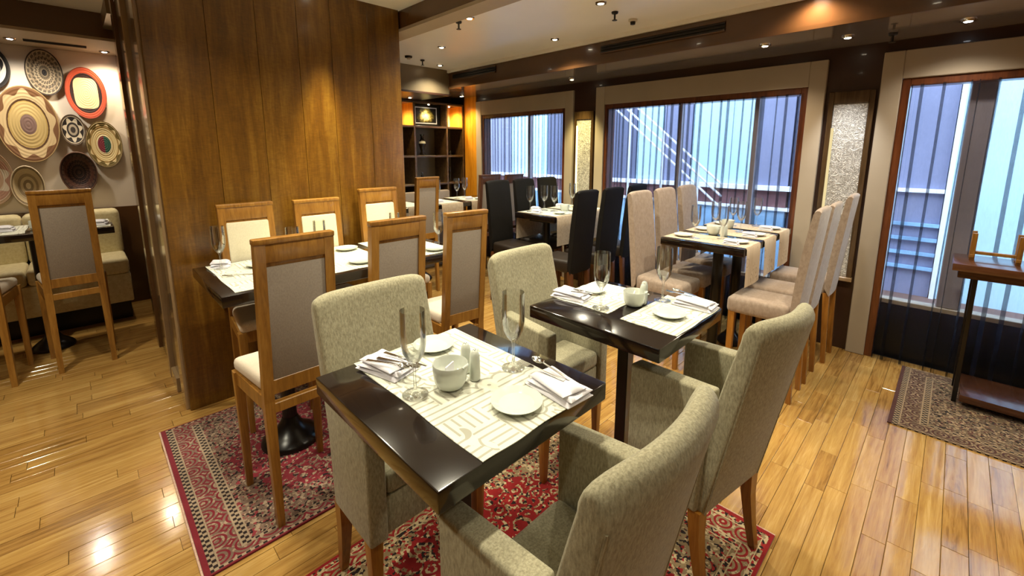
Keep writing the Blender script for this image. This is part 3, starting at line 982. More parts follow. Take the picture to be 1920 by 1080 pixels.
def frame_chair(label, loc, rotz, wood_m='chair_wood', group=None):
    t = thing('dining_chair', label, 'chair', loc, rotz, group)
    xr, xt = 0.120, 0.114
    yb = lambda z: -0.155 + (0.012 if z < 0.5 else 0) * (z / 0.5) if z < 0.5 else -0.143 - 0.052 * (z - 0.5) / 0.6
    for s in (-1, 1):
        bm = newbm()
        zs = [0.0, 0.25, 0.5, 0.8, 1.10]
        for z0, z1 in zip(zs, zs[1:]):
            x0 = xr + (xt - xr) * z0 / 1.1; x1 = xr + (xt - xr) * z1 / 1.1
            w0 = 0.024 + 0.010 * min(z0 / 0.45, 1); w1 = 0.024 + 0.010 * min(z1 / 0.45, 1)
            q = lambda x, y, z, w: [(s * x - w / 2, y - 0.017, z), (s * x + w / 2, y - 0.017, z), (s * x + w / 2, y + 0.017, z), (s * x - w / 2, y + 0.017, z)]
            hexa(bm, q(x0, yb(z0), z0, w0), q(x1, yb(z1), z1, w1))
        obj('back_post', bm, wood_m, t, smooth=0)
        obj('leg', post(newbm(), (s * 0.146, 0.155, 0), 0.024, (s * 0.146, 0.150, 0.52), 0.036, bev=0.002), wood_m, t)
        a, b = sorted((s * 0.128, s * 0.152))
        obj('seat_rail', hexa(newbm(), [(s * 0.124 - 0.010, -0.128, 0.465), (s * 0.124 + 0.010, -0.128, 0.465), (s * 0.146 + 0.010, 0.134, 0.465), (s * 0.146 - 0.010, 0.134, 0.465)],
                              [(s * 0.124 - 0.010, -0.128, 0.52), (s * 0.124 + 0.010, -0.128, 0.52), (s * 0.146 + 0.010, 0.134, 0.52), (s * 0.146 - 0.010, 0.134, 0.52)]), wood_m, t)
    obj('seat_rail', box(newbm(), -0.13, 0.13, 0.142, 0.166, 0.465, 0.52, 0.002, 1), wood_m, t)
    obj('back_rail', box(newbm(), -0.105, 0.105, yb(.49) - 0.013, yb(.49) + 0.013, 0.450, 0.488, 0.002, 1), wood_m, t)
    obj('back_rail', box(newbm(), -0.105, 0.105, yb(.55) - 0.013, yb(.55) + 0.013, 0.524, 0.580, 0.002, 1), wood_m, t)
    def slab(z0, z1, hx, d0, d1, bev):
        y0, y1 = yb(z0), yb(z1)
        return hexa(newbm(), [(-hx, y0 + d0, z0), (hx, y0 + d0, z0), (hx, y0 + d1, z0), (-hx, y0 + d1, z0)],
                    [(-hx, y1 + d0, z1), (hx, y1 + d0, z1), (hx, y1 + d1, z1), (-hx, y1 + d1, z1)], bev, 2)
    obj('top_rail', slab(1.018, 1.085, 0.102, -0.016, 0.016, 0.002), wood_m, t)
    obj('cap_rail', slab(1.083, 1.103, 0.134, -0.020, 0.020, 0.004), wood_m, t)
    obj('inner_trim', slab(1.004, 1.020, 0.102, -0.010, 0.010, 0.002), wood_m, t)
    obj('back_panel', slab(0.578, 1.006, 0.101, -0.009, 0.001, 0.003), 'back_grey', t)
    obj('backrest', slab(0.578, 1.006, 0.101, 0.002, 0.024, 0.008), 'front_cream', t)
    bm = hexa(newbm(), [(-0.128, -0.105, 0.518), (0.128, -0.105, 0.518), (0.158, 0.172, 0.515), (-0.158, 0.172, 0.515)],
              [(-0.128, -0.115, 0.578), (0.128, -0.115, 0.578), (0.158, 0.172, 0.572), (-0.158, 0.172, 0.572)], 0.022, 3)
    obj('seat', bm, 'seat_cream', t, smooth=50)
    return t


def tall_chair(label, loc, rotz, fab, leg_m, group, seat_m=None):
    t = thing('high_back_chair', label, 'chair', loc, rotz, group)
    yb = lambda z: -0.165 - 0.065 * (z - 0.46) / 0.66
    bm = newbm()
    N = 10
    rings = []
    for i in range(N + 1):
        u = -1 + 2 * i / N
        x = 0.132 * u
        dz = 0.012 * abs(u) ** 6
        pts = []
        for k in range(7):
            z = 0.455 + (1.085 - dz - 0.455) * k / 6
            pts.append((x, yb(z) - 0.018 + 0.006 * u * u, z))
        for k in range(1, 5):
            a = PI * k / 5
            zc = 1.085 - dz
            pts.append((x, yb(zc) - 0.018 * math.cos(a), zc + 0.022 * math.sin(a)))
        for k in range(7):
            z = 1.085 - dz - (1.085 - dz - 0.50) * k / 6
            pts.append((x, yb(z) + 0.020 + 0.010 * math.sin(PI * k / 6), z))
        rings.append([bm.verts.new(p) for p in pts])
    fs = []
    m = len(rings[0])
    for a, b in zip(rings, rings[1:]):
        for k in range(m):
            j = (k + 1) % m
            fs.append(bm.faces.new((a[k], b[k], b[j], a[j])))
    fs.append(bm.faces.new(rings[0])); fs.append(bm.faces.new(rings[-1][::-1]))
    bmesh.ops.recalc_face_normals(bm, faces=fs)
    obj('backrest', bm, fab, t, smooth=50)
    bm = hexa(newbm(), [(-0.128, -0.155, 0.455), (0.128, -0.155, 0.455), (0.140, 0.175, 0.455), (-0.140, 0.175, 0.455)],
              [(-0.128, -0.155, 0.560), (0.128, -0.155, 0.560), (0.140, 0.175, 0.552), (-0.140, 0.175, 0.552)], 0.026, 3)
    obj('seat', bm, seat_m or fab, t, smooth=50)
    for s in (-1, 1):
        obj('leg', post(newbm(), (s * 0.112, 0.148, 0), 0.026, (s * 0.112, 0.145, 0.47), 0.036, bev=0.002), leg_m, t)
        obj('leg', post(newbm(), (s * 0.105, -0.185, 0), 0.026, (s * 0.108, -0.160, 0.47), 0.036, bev=0.002), leg_m, t)
    return t


# ================================================================ nearest tables and armchairs
TZ = 0.82
table('dining_table', 'glossy dark square table nearest the viewer with one long placemat', 0.374, 0.890, 0.560, 1.105, TZ, [(0.63, 0.84)], group='dark square tables', square=True)
table('dining_table', 'second dark square table with two separate placemats', 1.160, 1.645, 0.553, 1.080, TZ, [(1.50, 0.86)], group='dark square tables', square=True)

armchair(0.405, 'linen armchair at the far left side of the nearest table, its back facing the partition', (0.678, 1.138, 0.0078), PI, 0.115, 0.010)
armchair(0.405, 'linen armchair closest to the viewer, seen from behind', (0.655, 0.541, 0.0078), 0)
armchair(0.33, 'linen armchair on the near side of the second table, turned slightly right', (1.430, 0.540, 0.0078), -math.radians(10), 0.14)
armchair(0.395, 'linen armchair on the far side of the second table', (1.445, 1.160, 0.0078), PI, 0.115, 0.010)

# ================================================================ long table by the partition
table('dining_table', 'long black table set for six beside the wooden partition', 0.346, 1.60, 2.00, 2.62, TZ, [(0.593, 2.14), (1.17, 2.17)], base_r=0.132)
fc = frame_chair('wooden framed chair with grey back standing on the left of the crimson rug', (0.508, 1.790, 0.0078), 0, group='wooden framed chairs at the long table')
G3 = 'wooden framed chairs at the long table'
dup(fc, (0.957, 1.865, 0.0078), 0, 'wooden framed chair with grey back behind the linen armchair, middle of the near row', G3)
dup(fc, (1.335, 1.840, 0.0078), math.radians(-6), 'wooden framed chair with grey back at the right end of the long table', G3, (0.88, 1, 1))
dup(fc, (0.616, 2.480, 0.0078), PI, 'wooden framed chair with cream front against the partition, leftmost of three', G3, (1.0, 1, 1.01))
dup(fc, (0.992, 2.480, 0.0078), PI, 'wooden framed chair with cream front against the partition, middle of three', G3, (1.0, 1, 1.005))
dup(fc, (1.400, 2.500, 0.0078), PI, 'wooden framed chair with cream front against the partition, rightmost and tallest of three', G3, (1.0, 1, 1.04))

# ================================================================ left room
table('dining_table', 'black table in front of the cream banquette below the wall plates', -0.75, 0.135, 4.18, 4.72, 0.865, [(-0.27, 4.42)])
dup(fc, (-0.108, 4.03, 0), math.radians(3), 'wooden framed chair at the table below the wall plates, nearest the partition', 'wooden framed chairs in the left room', (1.05, 1.05, 1.055))
dup(fc, (-0.535, 4.00, 0), math.radians(-4), 'wooden framed chair cut off by the left edge of the picture', 'wooden framed chairs in the left room', (1.05, 1.05, 1.055))
b = thing('banquette', 'cream upholstered banquette along the plate wall', 'bench', (-0.65, 5.0, 0))
obj('plinth', box(newbm(), -0.85, 0.84, -0.20, 0.24, 0.0, 0.16, 0.004, 1), 'black_iron', b)
obj('seat_base', box(newbm(), -0.87, 0.86, -0.27, 0.25, 0.16, 0.40, 0.01, 2), 'bench_cream', b)
for k in range(3):
    obj('seat_cushion', box(newbm(), -0.87 + 0.577 * k + 0.002, -0.87 + 0.577 * (k + 1) - 0.002, -0.29, 0.12, 0.40, 0.53, 0.03, 3), 'bench_cream', b)
    obj('back_cushion', box(newbm(), -0.87 + 0.577 * k + 0.002, -0.87 + 0.577 * (k + 1) - 0.002, 0.08, 0.25, 0.50, 0.90, 0.04, 3), 'bench_cream', b)

# ================================================================ tables by the windows
Z5 = 0.84
table('dining_table', 'long black table at the middle window with three hanging runners', 2.66, 3.66, 0.80, 1.31, Z5, [(2.915, 1.03), (3.285, 1.03)], base_r=0.09)
table('dining_table', 'black table among dark chairs near the far left window', 2.80, 3.66, 2.33, 2.80, Z5, [(2.925, 2.52), (3.285, 2.52)], base_r=0.09)
table('dining_table', 'black table in front of the far shelves', 2.20, 3.60, 3.74, 4.26, Z5, [(2.55, 4.0), (3.25, 4.0)])

tc = tall_chair('tan high backed chair on the near side of the middle window table, nearest one', (2.785, 0.695, 0), 0, 'tan_suede', 'leg_oak', 'tan high backed chairs at the middle window table')
GT = 'tan high backed chairs at the middle window table'
dup(tc, (3.10, 0.690, 0), 0, 'tan high backed chair on the near side of the middle window table, second', GT)
dup(tc, (3.50, 0.665, 0), 0, 'tan high backed chair leaning beside the silver relief panel, closest to the window', GT, (1, 1, 1.02))
dup(tc, (2.725, 1.285, 0), PI, 'tan high backed chair on the far side of the middle window table, leftmost', GT, (1.05, 1, 1.02))
dup(tc, (3.085, 1.285, 0), PI, 'tan high backed chair on the far side of the middle window table, middle one', GT, (1.05, 1, 1.02))
dup(tc, (3.465, 1.285, 0), PI, 'tan high backed chair beyond the middle window table, closest to the window', GT, (1.05, 1, 1.02))

dc = tall_chair('black high backed chair with its back to the viewer, leftmost of the three', (2.725, 2.17, 0), 0, 'dark_leather', 'chair_wood_dark', 'black high backed chairs', 'dark_leather_seat')
GD = 'black high backed chairs'
dup(dc, (3.09, 2.17, 0), 0, 'black high backed chair with its back to the viewer, middle of the three', GD, (1.03, 1, 1))
dup(dc, (3.475, 2.17, 0), 0, 'black high backed chair with its back to the viewer, half hidden behind a tan chair', GD, (1.03, 1, 1.005))
dup(dc, (2.765, 2.77, 0), PI, 'black high backed chair on the far side, leftmost, in front of a brown wooden chair', GD, (1.05, 1, 1.02))
dup(dc, (3.115, 2.77, 0), PI, 'black high backed chair on the far side, middle one, behind a wine glass', GD, (1.02, 1, 1.02))
dup(dc, (3.465, 2.77, 0), PI, 'black high backed chair on the far side, in front of the window', GD, (1.02, 1, 1.02))

dup(fc, (2.335, 3.70, 0), 0, 'wooden framed chair seen from behind at the table in front of the shelves', 'wooden framed chairs at the shelf table', (0.95, 1, 1.045))
bc = frame_chair('dark brown wooden chair behind the black chairs, left one of two', (3.13, 3.70, 0), 0, 'chair_wood_dark', 'dark brown wooden chairs by the far window')
bc.scale = (1.08, 1, 1.04)
dup(bc, (3.50, 3.70, 0), 0, 'dark brown wooden chair behind the black chairs, right one of two', 'dark brown wooden chairs by the far window', (1.0, 1, 1.03))

# ================================================================ console table by the doorway window
t = thing('console_table', 'dark wooden console table with a low plank shelf in front of the black curtain', 'table', (3.45, -0.50, 0.0085))
obj('tabletop', box(newbm(), -0.165, 0.175, -0.55, 0.455, 0.755, 0.795, 0.004, 2), 'console_wood', t)
obj('apron', box(newbm(), -0.14, 0.15, -0.52, 0.43, 0.715, 0.755, 0.003, 1), 'console_wood', t)
for sx in (-0.095, 0.135):
    for sy in (-0.50, 0.36):
        obj('leg', box(newbm(), sx - 0.010, sx + 0.010, sy - 0.010, sy + 0.010, 0.0, 0.715, 0.002, 1), 'black_iron', t)
obj('low_shelf', box(newbm(), -0.165, 0.175, -0.55, 0.345, 0.035, 0.075, 0.004, 2), 'console_wood', t)
t = thing('wooden_stand', 'small wooden tabletop stand on the dark console table', 'stand', (3.50, -0.20, 0.8042))
for yy in (-0.085, 0.085):
    for s in (-1, 1):
        obj('upright', hexa(newbm(), [(s * 0.035 - 0.009, yy - 0.011, 0), (s * 0.035 + 0.009, yy - 0.011, 0), (s * 0.035 + 0.009, yy + 0.011, 0), (s * 0.035 - 0.009, yy + 0.011, 0)],
                            [(s * 0.05 - 0.008, yy - 0.010, 0.15), (s * 0.05 + 0.008, yy - 0.010, 0.15), (s * 0.05 + 0.008, yy + 0.010, 0.15), (s * 0.05 - 0.008, yy + 0.010, 0.15)], 0.002, 1), 'chair_wood', t)
    obj('foot', box(newbm(), -0.052, 0.052, yy - 0.010, yy + 0.010, 0.012, 0.03, 0.002, 1), 'chair_wood', t)
obj('crossbar', box(newbm(), -0.012, 0.012, -0.085, 0.085, 0.028, 0.045, 0.002, 1), 'chair_wood', t)


# ================================================================ tableware
GLASS = [(0, 0.0004), (0.031, 0.0004), (0.031, 0.002), (0.012, 0.005), (0.0045, 0.012), (0.0036, 0.03), (0.0036, 0.066), (0.006, 0.076), (0.017, 0.089), (0.0262, 0.108), (0.0298, 0.130), (0.0302, 0.160), (0.0292, 0.212),
         (0.0283, 0.212), (0.0291, 0.160), (0.0287, 0.131), (0.0250, 0.109), (0.0158, 0.091), (0.004, 0.081), (0, 0.080)]


def make_first(fn):
    store = {}
    def place(loc, label, group, rotz=0.0, scale=None, **kw):
        if 'o' not in store:
            o = fn()
            store['o'] = o
            o.location = loc
            o.rotation_euler = (0, 0, rotz)
            if scale: o.scale = scale
            tag(o, label, None, group)
            return o
        return dup(store['o'], loc, rotz, label, group, scale or (1, 1, 1))
    return place


def _glass():
    o = obj('wine_glass', lathe(newbm(), GLASS, 28), 'clear_glass', smooth=60)
    o['category'] = 'glass'
    return o


def _plate():
    t = thing('side_plate', None, 'plate')
    obj('rim', lathe(newbm(), [(0.040, 0.0045), (0.044, 0.0065), (0.058, 0.0125), (0.0602, 0.0135), (0.0600, 0.0120), (0.045, 0.0045), (0.040, 0.0025)], 40), 'porcelain', t, smooth=60)
    obj('well', lathe(newbm(), [(0, 0.004), (0.036, 0.004), (0.041, 0.005), (0.040, 0.0018), (0.030, 0.0004), (0, 0.0004)], 40), 'porcelain', t, smooth=60)
    return t


def _bowl():
    t = thing('sugar_bowl', None, 'bowl')
    obj('bowl', lathe(newbm(), [(0, 0.0004), (0.025, 0.0004), (0.034, 0.006), (0.040, 0.020), (0.0428, 0.042), (0.0435, 0.062), (0.0425, 0.0635), (0.040, 0.060), (0.037, 0.042), (0.030, 0.028), (0, 0.025)], 36), 'porcelain', t, smooth=60)
    bm = newbm()
    tube(bm, [(-0.012, -0.0420, 0.061), (0, -0.0475, 0.065), (0.012, -0.0420, 0.061)], [0.003, 0.004, 0.003], 8)
    obj('lip', bm, 'porcelain', t, smooth=60)
    obj('packet', box(newbm(), -0.022, 0.016, -0.002, 0.002, 0.026, 0.060, 0.0008, 1), 'napkin_cloth', t)
    return t


def _shaker():
    t = thing('shaker', None, 'shaker')
    obj('body', lathe(newbm(), [(0, 0.0004), (0.0135, 0.0004), (0.0145, 0.004), (0.0135, 0.045), (0.0125, 0.064), (0.0085, 0.076), (0, 0.080)], 24), 'porcelain', t, smooth=60)
    bm = newbm()
    for k in range(3):
        a = 2 * PI * k / 3
        lathe(bm, [(0, 0.0788), (0.0012, 0.0788), (0.0012, 0.0797), (0, 0.0799)], 8, (0.003 * math.cos(a), 0.003 * math.sin(a), 0))
    obj('holes', bm, 'vent_black', t)
    return t


def _napkin():
    t = thing('napkin', None, 'napkin')
    for k, (sx, sy, z, dx, dy, rz) in enumerate(((0.044, 0.074, 0.0, 0, 0, 0.0), (0.041, 0.070, 0.010, 0.002, -0.002, 0.07), (0.037, 0.064, 0.020, -0.002, 0.002, -0.09))):
        def fn(u, v):
            x = (-sx + 2 * sx * u); yv = (-sy + 2 * sy * v)
            edge = 1 - max(abs(2 * u - 1), abs(2 * v - 1)) ** 6
            zz = z + 0.002 + 0.009 * edge + 0.0035 * math.sin(9 * u + 4 * v + k) * edge
            c_, s_ = math.cos(rz), math.sin(rz)
            return (x * c_ - yv * s_ + dx, x * s_ + yv * c_ + dy, zz)
        obj('fold', grid(newbm(), 12, 16, fn, 0.0016), 'napkin_cloth', t, smooth=60)
    return t


def _fork():
    t = thing('fork', None, 'fork')
    obj('handle', hexa(newbm(), [(-0.005, -0.07, 0), (0.005, -0.07, 0), (0.0022, 0.022, 0.004), (-0.0022, 0.022, 0.004)], [(-0.005, -0.07, 0.002), (0.005, -0.07, 0.002), (0.0022, 0.022, 0.006), (-0.0022, 0.022, 0.006)], 0.0006, 1), 'steel', t)
    bm = hexa(newbm(), [(-0.003, 0.02, 0.004), (0.003, 0.02, 0.004), (0.0085, 0.038, 0.002), (-0.0085, 0.038, 0.002)], [(-0.003, 0.02, 0.006), (0.003, 0.02, 0.006), (0.0085, 0.038, 0.004), (-0.0085, 0.038, 0.004)], 0.0005, 1)
    for k in range(4):
        x = -0.0072 + k * 0.0048
        hexa(bm, [(x - 0.0013, 0.036, 0.002), (x + 0.0013, 0.036, 0.002), (x + 0.0008, 0.070, 0.006), (x - 0.0008, 0.070, 0.006)], [(x - 0.0013, 0.036, 0.004), (x + 0.0013, 0.036, 0.004), (x + 0.0008, 0.070, 0.0075), (x - 0.0008, 0.070, 0.0075)])
    obj('tines', bm, 'steel', t)
    return t


def _spoon():
    t = thing('spoon', None, 'spoon')
    obj('handle', hexa(newbm(), [(-0.005, -0.07, 0), (0.005, -0.07, 0), (0.002, 0.026, 0.004), (-0.002, 0.026, 0.004)], [(-0.005, -0.07, 0.002), (0.005, -0.07, 0.002), (0.002, 0.026, 0.006), (-0.002, 0.026, 0.006)], 0.0006, 1), 'steel', t)
    obj('bowl', lathe(newbm(), [(0, 0.0), (0.006, 0.0006), (0.0105, 0.003), (0.0125, 0.007), (0.0118, 0.0072), (0.0095, 0.0042), (0.005, 0.002), (0, 0.0015)], 20, (0, 0.046, 0), 1.0, 1.65), 'steel', t, smooth=60)
    return t


def _knife():
    t = thing('knife', None, 'knife')
    obj('handle', hexa(newbm(), [(-0.005, -0.075, 0.0005), (0.005, -0.075, 0.0005), (0.004, 0.0, 0.001), (-0.004, 0.0, 0.001)], [(-0.005, -0.075, 0.004), (0.005, -0.075, 0.004), (0.004, 0.0, 0.004), (-0.004, 0.0, 0.004)], 0.001, 2), 'steel', t)
    obj('blade', hexa(newbm(), [(-0.004, 0.0, 0.0015), (0.0045, 0.0, 0.002), (0.0025, 0.075, 0.002), (-0.002, 0.075, 0.0015)], [(-0.004, 0.0, 0.003), (0.0045, 0.0, 0.0026), (0.0025, 0.075, 0.0026), (-0.002, 0.075, 0.003)], 0.0003, 1), 'steel', t)
    return t


glass, plate, bowl, shaker, napkin, fork, spoon, knife = map(make_first, (_glass, _plate, _bowl, _shaker, _napkin, _fork, _spoon, _knife))


def mat_sheet(name, label, cat, x0, x1, y0, y1, z, mat, group, ripple=0.0008, hang=0.0, overhang=0.0):
    """a thin cloth; with hang > 0 it folds over the near and far table edges and drops by that much"""
    cx, cy = (x0 + x1) / 2, (y0 + y1) / 2
    hx, hy = (x1 - x0) / 2, (y1 - y0) / 2
    r = random.Random(int(cx * 1000))
    p = [r.uniform(0, 6) for _ in range(4)]
    bm = newbm()
    if not hang:
        def fn(u, v):
            ex = 0.0018 * math.sin(11 * v + p[0]) * (1 if u in (0, 1) else 0)
            ey = 0.0018 * math.sin(13 * u + p[1]) * (1 if v in (0, 1) else 0)
            return (-hx + 2 * hx * u + ex, -hy + 2 * hy * v + ey, 0.0022 + ripple * math.sin(14 * u + p[2]) * math.sin(9 * v + p[3]))
        grid(bm, 20, 20, fn, 0.0016)
    else:
        path = [(-hy - 0.006, -hang), (-hy - 0.006, -hang * 0.66), (-hy - 0.006, -hang * 0.33), (-hy - 0.005, -0.008), (-hy + 0.002, 0.0025)]
        path += [(-hy + 2 * hy * k / 8, 0.0025) for k in range(1, 8)]
        path += [(hy - 0.002, 0.0025), (hy + 0.005, -0.008), (hy + 0.006, -hang * 0.33), (hy + 0.006, -hang * 0.66), (hy + 0.006, -hang)]
        n = 8
        V = []
        for k, (yy, zz) in enumerate(path):
            flare = 0.006 * max(0, -zz) / max(hang, 1e-3)
            V.append([bm.verts.new((-hx + 2 * hx * i / n, yy + (-flare if yy < 0 else flare) * (1 + 0.6 * math.sin(5 * i / n + p[0])), zz)) for i in range(n + 1)])
        for a, b_ in zip(V, V[1:]):
            for i in range(n):
                bm.faces.new((a[i], a[i + 1], b_[i + 1], b_[i]))
        bmesh.ops.recalc_face_normals(bm, faces=bm.faces[:])

    o = obj(name, bm, mat, loc=(cx, cy, z), smooth=50)
    return tag(o, label, cat, group)


# ---- nearest table
GP = 'white patterned placemats'
mat_sheet('placemat', 'long white placemat with embossed labyrinth pattern on the nearest table', 'placemat', 0.476, 0.822, 0.560, 1.100, TZ, 'placemat_white', GP)
mat_sheet('placemat', 'white placemat on the far side of the second table', 'placemat', 1.292, 1.600, 0.822, 1.078, TZ, 'placemat_white', GP)
mat_sheet('placemat', 'white placemat on the near side of the second table', 'placemat', 1.280, 1.638, 0.556, 0.762, TZ, 'placemat_white', GP)
PZ = TZ + 0.0035
GG = 'stemmed wine glasses'
GPL = 'white side plates'
GN = 'folded white napkins'
GC = 'steel cutlery'
GS = 'white salt and pepper shakers'
glass((0.512, 0.848, PZ), 'stemmed glass standing by the cutlery at the left of the nearest table', GG)
glass((0.770, 0.775, PZ), 'stemmed glass on the right of the nearest table', GG)
plate((0.655, 0.648, PZ), 'white side plate at the near edge of the nearest table', GPL)
plate((0.690, 1.030, PZ), 'white side plate at the far corner of the nearest table behind a glass', GPL)
bowl((0.594, 0.818, PZ), 'white sugar bowl in the middle of the nearest table', 'white sugar bowls', 0.4)
shaker((0.660, 0.803, PZ), 'white shaker on the nearest table, nearer the viewer', GS)
shaker((0.668, 0.850, PZ), 'white shaker on the nearest table, partly behind the other', GS)
napkin((0.527, 1.010, PZ), 'folded white napkin holding cutlery at the left of the nearest table', GN, 0.25)
napkin((0.772, 0.622, PZ), 'folded white napkin at the right corner of the nearest table', GN, -0.08)
fork((0.530, 0.955, PZ + 0.034), 'steel fork lying on the left napkin of the nearest table', GC, PI + 0.35)
knife((0.552, 0.960, PZ + 0.034), 'steel knife lying on the left napkin of the nearest table', GC, PI + 0.25)
spoon((0.510, 0.965, PZ + 0.034), 'steel spoon lying on the left napkin of the nearest table', GC, PI + 0.45)
fork((0.760, 0.668, PZ + 0.034), 'steel fork sticking out of the right napkin of the nearest table', GC, 0.10)
spoon((0.788, 0.662, PZ + 0.034), 'steel spoon sticking out of the right napkin of the nearest table', GC, -0.12)
# ---- second table
glass((1.320, 0.868, PZ), 'stemmed glass on the far placemat of the second table', GG)
glass((1.560, 0.746, PZ), 'stemmed glass on the near placemat of the second table', GG)
plate((1.425, 0.655, PZ), 'white side plate on the near placemat of the second table', GPL, 0, (0.95, 0.95, 1))
plate((1.455, 1.000, PZ), 'white side plate on the far placemat of the second table', GPL, 0, (0.9, 0.9, 1))
bowl((1.440, 0.800, TZ + 0.0008), 'white sugar bowl between the placemats of the second table', 'white sugar bowls', 0.4, (0.95, 0.95, 0.9))
shaker((1.478, 0.785, TZ + 0.0008), 'white shaker on the second table beside the sugar bowl', GS)
shaker((1.514, 0.800, TZ + 0.0008), 'white shaker on the second table, right of its pair', GS)
napkin((1.345, 1.022, PZ), 'folded white napkin at the far left corner of the second table', GN, 0.15)
napkin((1.592, 0.632, PZ), 'folded white napkin at the right corner of the second table', GN, 0.0)
fork((1.322, 0.945, PZ + 0.034), 'steel fork on the far placemat of the second table', GC, PI + 0.2, (0.9, 0.8, 1))
knife((1.345, 0.950, PZ + 0.034), 'steel knife on the far placemat of the second table', GC, PI + 0.1, (0.9, 0.8, 1))
fork((1.578, 0.690, PZ + 0.034), 'steel fork on the near placemat of the second table', GC, 0.15, (0.9, 0.7, 1))
spoon((1.605, 0.684, PZ + 0.034), 'steel spoon on the near placemat of the second table', GC, -0.1, (0.9, 0.7, 1))
# ---- long table
for k, (a, b_) in enumerate(((0.40, 0.74), (0.80, 1.14), (1.20, 1.54))):
    mat_sheet('placemat', 'white placemat at the %s of the long table' % ('left end', 'middle', 'right end')[k], 'placemat', a, b_, 2.03, 2.60, TZ, 'placemat_white', GP)
for x_, y_, l_ in ((0.447, 2.50, 'at the far left corner of the long table'), (0.70, 2.22, 'half hidden behind the left wooden chair'), (0.870, 2.33, 'in the middle of the long table'), (1.300, 2.31, 'behind the middle wooden chair of the long table'), (1.500, 2.15, 'at the right end of the long table')):
    glass((x_, y_, PZ), 'stemmed glass ' + l_, GG)
for x_, y_, l_ in ((0.995, 2.13, 'on the near side of the long table between two wooden chairs'), (1.07, 2.47, 'on the far side of the long table, middle'), (0.60, 2.42, 'on the far left of the long table'), (1.44, 2.10, 'at the right end of the long table')):
    plate((x_, y_, PZ), 'white side plate ' + l_, GPL, 0, (1.05, 1.05, 1.1))
for x_, y_, l_ in ((0.455, 2.555, 'at the far left corner of the long table'), (1.34, 2.50, 'on the far right of the long table'), (0.90, 2.50, 'far side of the long table, left of the plate')):
    napkin((x_, y_, PZ), 'folded white napkin ' + l_, GN, 1.3, (0.9, 0.6, 1))
fork((0.480, 2.30, PZ), 'steel fork at the left end of the long table', GC, 1.2)
# ---- table by the middle window
for k, (a, b_) in enumerate(((2.69, 2.94), (3.02, 3.27), (3.35, 3.60))):
    mat_sheet('table_runner', 'beige patterned runner hanging over the middle window table, %s' % ('nearest the viewer', 'second one', 'closest to the window')[k], 'table runner', a, b_, 0.80, 1.31, Z5, 'runner_pattern', 'runners across the middle window table', hang=0.235)
QZ = Z5 + 0.0045
w5 = (('nearest runner', 2.80), ('second runner', 3.13), ('third runner', 3.47))
for nm, x_ in w5:
    plate((x_ + 0.02, 0.885, QZ), 'small plate at the near end of the %s of the middle window table' % nm, GPL)
    plate((x_ - 0.01, 1.215, QZ), 'small plate at the far end of the %s of the middle window table' % nm, GPL)
    glass((x_ + 0.07, 1.00, QZ), 'stemmed glass at the near side of the %s of the middle window table' % nm, GG)
    glass((x_ - 0.04, 1.13, QZ), 'stemmed glass at the far side of the %s of the middle window table' % nm, GG)
    napkin((x_ + 0.055, 0.86, QZ) if False else (x_ - 0.065, 0.90, QZ), 'folded napkin at the near end of the %s of the middle window table' % nm, GN, 0, (0.5, 0.6, 1))
bowl((3.02, 1.10, Z5 + 0.0008) if False else (2.985, 1.10, Z5 + 0.0008), 'sugar bowl on the middle window table between the first two runners', 'white sugar bowls')
shaker((2.955, 1.03, Z5 + 0.0008), 'shaker on the middle window table left of the pair', GS)
shaker((3.005, 1.03, Z5 + 0.0008), 'shaker on the middle window table right of the pair', GS)
bowl((3.30, 1.12, Z5 + 0.0008), 'sugar bowl on the middle window table between the last two runners', 'white sugar bowls')
# ---- table among the dark chairs
for k, (a, b_) in enumerate(((2.83, 3.20), (3.25, 3.60))):
    mat_sheet('table_runner', 'grey runner hanging over the table among the black chairs, %s' % ('left', 'right')[k] , 'table runner', a, b_, 2.33, 2.80, Z5, 'runner_taupe', 'runners across the table among the black chairs', hang=0.25)
    mat_sheet('placemat', 'white placemat on the %s of the table among the black chairs' % ('left', 'right')[k], 'placemat', a + 0.01, b_ - 0.01, 2.36, 2.78, Z5 + 0.004, 'placemat_white', GP)
RZ = Z5 + 0.009
for x_, y_, l_ in ((2.90, 2.70, 'left end'), (3.06, 2.55, 'middle'), (3.05, 2.66, 'middle, behind another'), (3.42, 2.62, 'window end')):
    glass((x_, y_, RZ), 'stemmed glass on the table among the black chairs, ' + l_, GG, 0, (1.1, 1.1, 1.1))
for x_, y_, l_ in ((2.88, 2.60, 'left end'), (3.02, 2.74, 'far side'), (3.36, 2.72, 'window end')):
    napkin((x_, y_, RZ), 'folded white napkin on the table among the black chairs, ' + l_, GN, 0.3, (0.9, 0.6, 1))
for x_, y_, l_ in ((2.98, 2.42, 'left'), (3.42, 2.43, 'right')):
    plate((x_, y_, RZ), 'small plate on the near side of the table among the black chairs, ' + l_, GPL, 0, (0.9, 0.9, 1))
bowl((3.18, 2.52, Z5 + 0.0008), 'sugar bowl on the table among the black chairs', 'white sugar bowls')
